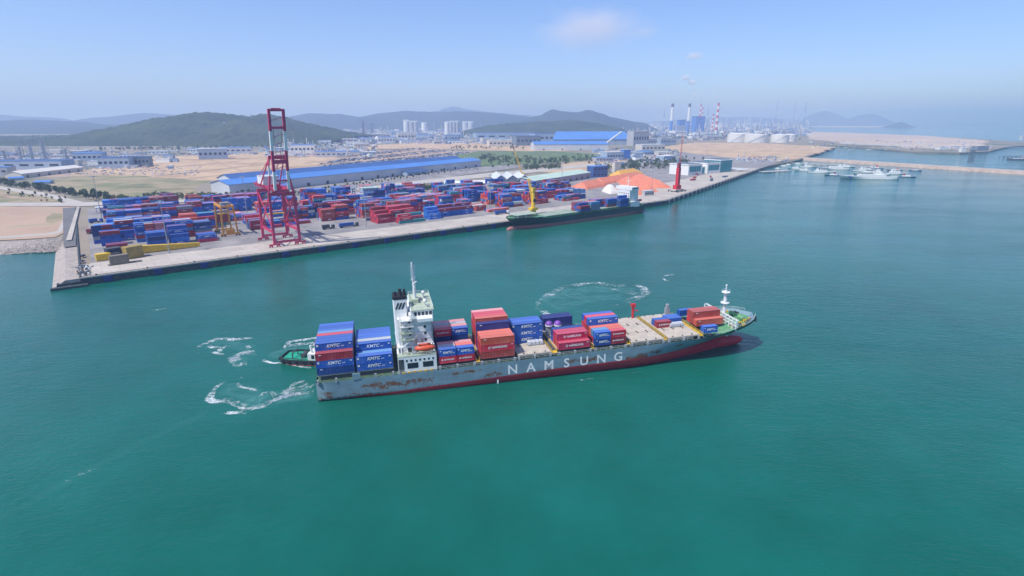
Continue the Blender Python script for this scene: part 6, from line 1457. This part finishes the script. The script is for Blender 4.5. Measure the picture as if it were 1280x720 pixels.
def frame_tower(px, yt, yb, wpx, label):
    p = at(px, yb); k = mpp(p); h = (yb - yt) * k; w_ = wpx * k; t = thing('steel_tower', label, 'steel tower', (p.x, p.y, ZG), .4); m = MB(); n = 7
    for x in (-.5, .5):
        for y in (-.5, .5): m.bar((x * w_, y * w_, 0), (x * w_, y * w_, h), .28 * k)
    for i in range(1, n + 1):
        z = h * i / n; m.box(-w_/2, w_/2, -w_/2, w_/2, z - .12 * k, z)
        m.bar((-w_/2, -w_/2, z), (w_/2, -w_/2, z - h / n), .18 * k)
    m.build('frame', M_STEEL, t); m = MB(); m.cyl((0, 0, 0), (0, 0, h * .86), w_ * .22, n=8); m.build('vessel', M_LGREY, t)
for px, yt, yb, w_, lb_ in ((28, 181, 203, 5, 'shorter open steel tower at the left shore works'), (42, 174, 203, 7, 'open steel tower joined by a gangway at the left shore'), (58, 172, 203, 8, 'tallest open steel tower at the left shore works'), (84, 184, 200, 5, 'small open steel tower beside the blue hall'), (8, 186, 204, 6, 'low steel tower at the edge of the works'), (455, 149, 172, 7, 'tall hazy process tower beyond the quay crane'), (466, 152, 172, 5, 'narrower hazy process tower beyond the quay crane')): frame_tower(px, yt, yb, w_, lb_)
# power pylons on the hills
def pylon(px, yt, Y, label):
    zt_ = zat(yt, Y); X = (px - 640) / F * (Y * _c + CAMH * _s); h = 48; t = thing('pylon', label, 'pylon', (X, Y, zt_ - h), .3); m = MB()
    for x in (-1, 1):
        for y in (-1, 1): m.bar((x * 5, y * 5, -12), (x * .9, y * .9, h), .7)
    for z, w_ in ((h * .62, 9), (h * .76, 8), (h * .9, 6)): m.bar((-w_, 0, z), (w_, 0, z), .7)
    for z in (8, 18, 28): m.bar((-4, -4, z), (4, -4, z + 8), .5)
    m.build('lattice', M_LGREY, t)
pylon(233, 150, 2500, 'lattice power pylon on the slope of the dark hill'); pylon(318, 142, 2600, 'lattice power pylon in the dip of the dark hill'); pylon(284, 152, 2450, 'lattice power pylon low on the dark hill'); pylon(38, 140, 8600, 'tiny pylon on the farthest left ridge')
# stored steel and machinery in the storage lot
st_ = MB(); r6 = random.Random(6)
def inside(px, py, poly):
    c = False
    for (x0, y0), (x1, y1) in zip(poly, poly[1:] + poly[:1]):
        if (y0 > py) != (y1 > py) and px < (x1 - x0) * (py - y0) / (y1 - y0) + x0: c = not c
    return c
LOT = [(398, 206), (440, 194), (475, 187), (520, 184.5), (586, 190.5), (566, 198.5), (470, 208), (420, 213)]
for i in range(5200):
    px = r6.uniform(398, 586); py = r6.uniform(184, 213)
    if not inside(px, py, LOT) or int(py * .55 + px * .055) % 3 == 0: continue
    p = at(px, py, ZG + .3); k = r6.uniform(.8, 3.2); a = 1.0 + r6.uniform(-.1, .1); st_.bar(p, p + Vector((math.cos(a) * k * 2.6, math.sin(a) * k * 2.6, 0)), k * .8, r6.uniform(1, 4.2), mi=r6.choice((0, 0, 1, 2, 3, 3, 4)))
tag(st_.build('stored_material', [M_DGREY, M_LGREY, M_WOOD, M_BWALL, M_DARK]), 'rows of stored steel and machine parts on the open lot', 'stored material', kind='stuff')
# the mass of far-off plant, pipework and small roofs behind the single buildings
ft = MB(); fcol = []; r8 = random.Random(88)
FC = [(.70, .70, .69)] * 4 + [(.48, .49, .51)] * 3 + [(.26, .34, .46)] * 3 + [(.10, .22, .50)] * 2 + [(.14, .15, .17)] * 2 + [(.45, .30, .24), (.50, .44, .36)]
def mass(n, xr, yr, wr, hr, tall=.15):
    for i in range(n):
        px = r8.uniform(*xr); py = yr[0] + (yr[1] - yr[0]) * r8.random() ** .8; p = at(px, py); k = mpp(p); c_ = r8.choice(FC); n0 = len(ft.f)
        if r8.random() < tall: w_ = r8.uniform(.5, .9) * k; d_ = w_; h = r8.uniform(hr[1], hr[1] * 3.2) * k
        else: w_ = r8.uniform(*wr) * k; d_ = w_ * r8.uniform(.3, .9); h = r8.uniform(*hr) * k
        a = r8.uniform(-.2, .7); cs, sn = math.cos(a), math.sin(a)
        ft.add([(p.x + x * cs - y * sn, p.y + x * sn + y * cs, ZG + z) for z in (0, h) for x, y in ((-w_/2, -d_/2), (w_/2, -d_/2), (w_/2, d_/2), (-w_/2, d_/2))], [(4,5,6,7),(0,1,5,4),(1,2,6,5),(2,3,7,6),(3,0,4,7)]); fcol.extend([tuple(x * r8.uniform(.8, 1.1) for x in c_) + (1,)] * 5)
mass(1500, (870, 1012), (149, 170), (1.2, 5), (.8, 2.6), .30); mass(1100, (735, 880), (148, 176), (1.2, 6), (.8, 2.4), .16); mass(900, (430, 610), (156, 180), (1.2, 6), (.8, 2.6), .14); mass(500, (600, 745), (160, 180), (1.5, 7), (.8, 2.2), .06)
mass(450, (330, 470), (176, 196), (1.2, 6), (.8, 2.4), .14); mass(420, (-10, 190), (190, 211), (1.2, 6), (.7, 2.2), .12); mass(140, (190, 330), (186, 194), (1.2, 5), (.6, 1.6), .05); mass(320, (745, 850), (185, 206), (1.2, 5), (.6, 1.8), .05); mass(260, (60, 250), (207, 219), (1, 3), (.4, 1.0), .02) 
mass(160, (1010, 1240), (176, 188), (1, 4), (.4, 1.0), .03); mass(150, (920, 985), (196, 203), (1, 4), (.5, 1.4), .06)
m_, nt_, b_ = newmat('plant_mass_paint'); nt_.links.new(nd(nt_, 'Attribute', {'attribute_name': 'tint'}).outputs['Color'], b_.inputs['Base Color']); b_.inputs['Roughness'].default_value = .7
me = ft.mesh('plant_mass', m_); ca = me.attributes.new('tint', 'FLOAT_COLOR', 'FACE'); ca.data.foreach_set('color', [x for c_ in fcol for x in c_])
tag(link('plant_mass', me), 'dense far-off mass of plant, pipework and small roofs', 'industrial plant', kind='stuff')
# breakwater beacon, far sea bridge
b0 = at(1212, 207, 0); k = mpp(b0); t = thing('beacon_tower', 'dark lattice beacon tower on the breakwater', 'beacon', (b0.x, b0.y, 4.6), 0); m = MB(); m.truss((0, 0, 0), (0, 0, 16 * k), 4 * k, 4 * k, 5, .35 * k); m.build('lattice', M_DGREY, t); m = MB(); m.box(-2.4*k, 2.4*k, -2.4*k, 2.4*k, 15.6*k, 16.6*k); m.build('platform', M_DGREY, t)
g0 = at(1140, 157.3, 0); g1 = at(1330, 155.8, 0); d_ = g1 - g0; t = thing('sea_bridge', 'low hazy bridge on piers crossing the far water', 'bridge', (g0.x, g0.y, 0), math.atan2(d_.y, d_.x)); L_ = d_.length
m = MB(); m.box(0, L_, -12, 12, 24, 34); m.build('deck', M_LGREY, t)
for i in range(26): m = MB(); m.box(L_ * (i + .5) / 26 - 22, L_ * (i + .5) / 26 + 22, -10, 10, -3, 24); m.build('pier', M_GWALL, t)
for i, (x0, x1, yt, yb, lb_) in enumerate(((1172, 1186, 184.5, 187, 'long white roof on the peninsula'), (1200, 1208, 185.5, 190, 'white hut at the peninsula shore'), (1218, 1236, 183, 188.5, 'grey wharf building on the peninsula tip'), (1276, 1284, 170, 175, 'small pale building beyond the peninsula'), (1185, 1200, 183, 185.5, 'low pale sheds behind the white hut'))): block('wharf_building', lb_, 'building', x0, x1, yt, yb, [M_CWHT, M_CWHT, M_DGREY, M_LGREY, M_LGREY][i], M_LGREY, .2, .5)

# ================================================================== trees
def crown_mesh(name, n, rx, rz, zc, leaf, mat, seed):
    r = random.Random(seed); m = MB()
    for i in range(n):
        while True:
            v = Vector((r.uniform(-1, 1), r.uniform(-1, 1), r.uniform(-1, 1)))
            if v.length < 1 and v.length > .35: break
        q = 1 + .35 * noise.noise(v * 1.7 + Vector((seed, 0, 0))); c_ = Vector((v.x * rx * q, v.y * rx * q, zc + v.z * rz * q)); a = Vector((r.gauss(0, 1), r.gauss(0, 1), r.gauss(0, 1))).normalized(); b = a.orthogonal().normalized(); cc = a.cross(b); s = leaf * r.uniform(.6, 1.4)
        m.add([c_ + b * s, c_ + cc * s * .8, c_ - b * s, c_ - cc * s * .8], [(0, 1, 2, 3)])
    return m.mesh(name, mat)
CR = [crown_mesh('crown', 110, 2.4, 2.3, 4.6, .75, M_LEAF, s) for s in (1, 2, 3)]; CR2 = [crown_mesh('crown', 80, 1.7, 1.9, 3.4, .6, M_LEAF2, s) for s in (4, 5)]; CR3 = [crown_mesh('crown', 60, 1.3, .9, 5.2, .6, M_LEAF, s) for s in (6, 7)]
def trunk_mesh(h, r):
    m = MB(); m.cyl((0, 0, 0), (.1, 0, h), r, r * .5, n=6)
    for k in range(4): a = k * 1.6; m.cyl((.05, 0, h * (.6 + .08 * k)), (math.cos(a) * h * .28, math.sin(a) * h * .28, h * (.95 + .05 * k)), r * .4, r * .15, n=4)
    return m.mesh('trunk', M_TRUNK)
TR = {0: trunk_mesh(4, .22), 1: trunk_mesh(3, .16), 2: trunk_mesh(5, .16)}
rt = random.Random(31)
def tree(px, py, kind, label, grp, s=1.0):
    p = at(px, py); t = thing('tree', label, 'tree', (p.x, p.y, ZG + .2), rt.uniform(0, 6.3), grp); t.scale = (s, s, s * rt.uniform(.85, 1.2))
    link('trunk', TR[kind], t); link('crown', rt.choice((CR, CR2, CR3)[kind]), t)
for i in range(95):
    px = rt.uniform(-10, 160); py = 229 + .152 * (px + 10) + rt.gauss(0, 1.1) - (.06 * max(0, px - 120)); tree(px, py, 0, 'green roadside tree in the belt along the coast road', 'trees along the coast road', rt.uniform(.8, 1.35))
for i in range(80):
    px = rt.uniform(150, 470); py = 252 - (px - 150) * .042 + rt.gauss(0, 1.2); tree(px, py, 1, 'low pale shrub tree behind the container yard', 'shrub trees behind the yard', rt.uniform(.7, 1.2))
for i in range(46):
    px = 388 + i * 3.9; py = 243.5 - (px - 388) * .158 + (i % 2) * 1.6; tree(px, py, 2, 'young thin trunked tree planted along the avenue', 'young trees along the avenue', rt.uniform(.9, 1.3))
for i in range(24):
    px = rt.uniform(10, 85); py = 240 + px * .14 + rt.gauss(0, 2.2); tree(px, py, 1, 'small shrub on the scrub land beside the coast road', 'shrubs on the scrub land', rt.uniform(.5, .9))
for i in range(40):
    px = rt.uniform(785, 880); py = rt.uniform(198, 211) ; tree(px, py, 0, 'green tree in the plantings before the glass terminal', 'trees before the glass terminal', rt.uniform(.8, 1.3))
gv = MB(); r7 = random.Random(17)
def grove(n, xr, yf, spread, sc_=1.0):
    for i in range(n):
        px = r7.uniform(*xr); p = at(px, yf(px) + r7.gauss(0, spread)); h = r7.uniform(4, 8) * sc_; R_ = h * .42
        for j in range(26):
            v = Vector((r7.uniform(-1, 1), r7.uniform(-1, 1), r7.uniform(-.6, 1)))
            c_ = p + Vector((v.x * R_, v.y * R_, h * .55 + v.z * h * .45)); a = Vector((r7.gauss(0, 1), r7.gauss(0, 1), r7.gauss(0, 1))).normalized(); b = a.orthogonal().normalized(); cc = a.cross(b); s = .95 * sc_
            gv.add([c_ + b * s, c_ + cc * s, c_ - b * s, c_ - cc * s], [(0, 1, 2, 3)])
grove(190, (600, 745), lambda x: 203 - abs(x - 680) * .05, 2.6, 1.1); grove(70, (655, 700), lambda x: 211 - (x - 655) * .03, 1.2); grove(50, (495, 560), lambda x: 240 - (x - 495) * .08, 1.0); grove(160, (120, 470), lambda x: 188 - (x - 120) * .018, 1.0, 1.4); grove(120, (880, 1000), lambda x: 171, 2.0, 1.8); grove(120, (810, 900), lambda x: 172, 1.6, 1.8); grove(150, (785, 865), lambda x: 206, 3.0, 1.0); grove(120, (745, 800), lambda x: 212 - (x - 745) * .06, 2.2, .9); grove(60, (560, 740), lambda x: 185.5, .9, 1.2); grove(90, (180, 300), lambda x: 247, 1.4, .7)
tag(gv.build('grove', M_LEAF), 'green groves and hedgerows across the reclaimed land', 'grove', kind='stuff')

# ================================================================== clouds and smoke
def vol_mat(name, dens, col, scale, lo, hi):
    m = bpy.data.materials.new(name); m.use_nodes = True; nt = m.node_tree; nt.nodes.clear(); out = nt.nodes.new('ShaderNodeOutputMaterial')
    oc = nd(nt, 'TexCoord').outputs['Object']; l = nd(nt, 'VectorMath', {'operation': 'LENGTH'}, i0=oc).outputs['Value']
    fall = ramp(nt, l, 1.0, .25); n_ = noise_(nt, oc, scale, 5, .6)
    d = math_(nt, 'MULTIPLY', ramp(nt, math_(nt, 'ADD', n_, math_(nt, 'MULTIPLY', fall, .45)), lo, hi), math_(nt, 'MULTIPLY', fall, dens))
    v = nt.nodes.new('ShaderNodeVolumePrincipled'); v.inputs['Color'].default_value = (*col, 1); nt.links.new(d, v.inputs['Density']); nt.links.new(v.outputs[0], out.inputs['Volume']); return m
def puff(name, label, cat, px, py, Y, wpx, hpx, mat, kind=None):
    k = (Y * _c) / F; z = zat(py, Y); X = (px - 640) / F * (Y * _c - (z - CAMH) * _s)
    m = MB(); m.ball((0, 0, 0), 1.0, n=16, k=10); o = m.build(name, mat, None, loc=(X, Y, z)); o.scale = (wpx * k / 2, max(wpx, hpx) * k / 3, hpx * k / 2)
    return tag(o, label, cat, None, kind)
VC = vol_mat('cloud_vapour', .0010, (1.0, .955, .95), 1.7, .62, .95)
puff('cloud', 'broad faint pinkish cloud above the far shore', 'cloud', 738, 36, 14000, 185, 74, VC); puff('cloud', 'small pinkish cloud above the smoke plume', 'cloud', 868, 70, 14000, 30, 14, vol_mat('cloudlet_vapour', .005, (1.0, .97, .965), 1.5, .55, .85)); puff('cloud', 'small wisp beside the broad pink cloud', 'cloud', 805, 40, 14000, 60, 22, VC)
VS = vol_mat('steam', .08, (1, 1, 1), 1.6, .55, .8)
for px, py, w_, h, lb_ in ((857, 97, 13, 9, 'drifting upper puff of white chimney steam'), (865, 103, 14, 8, 'middle puff of white chimney steam'), (869.5, 118, 6, 7, 'lowest puff of white steam above the striped chimney')): puff('smoke_plume', lb_, 'smoke', px, py, 5100, w_, h, VS)
puff('smoke_plume', 'pale steam bank low over the works left of the power station', 'smoke', 826, 147, 5000, 24, 9, vol_mat('low_steam', .004, (1, .97, .97), 1.5, .5, .85)); puff('smoke_plume', 'pale steam bank low over the refinery flare stacks', 'smoke', 985, 151, 5000, 26, 12, vol_mat('low_steam_right', .003, (1, .96, .96), 1.5, .5, .85))
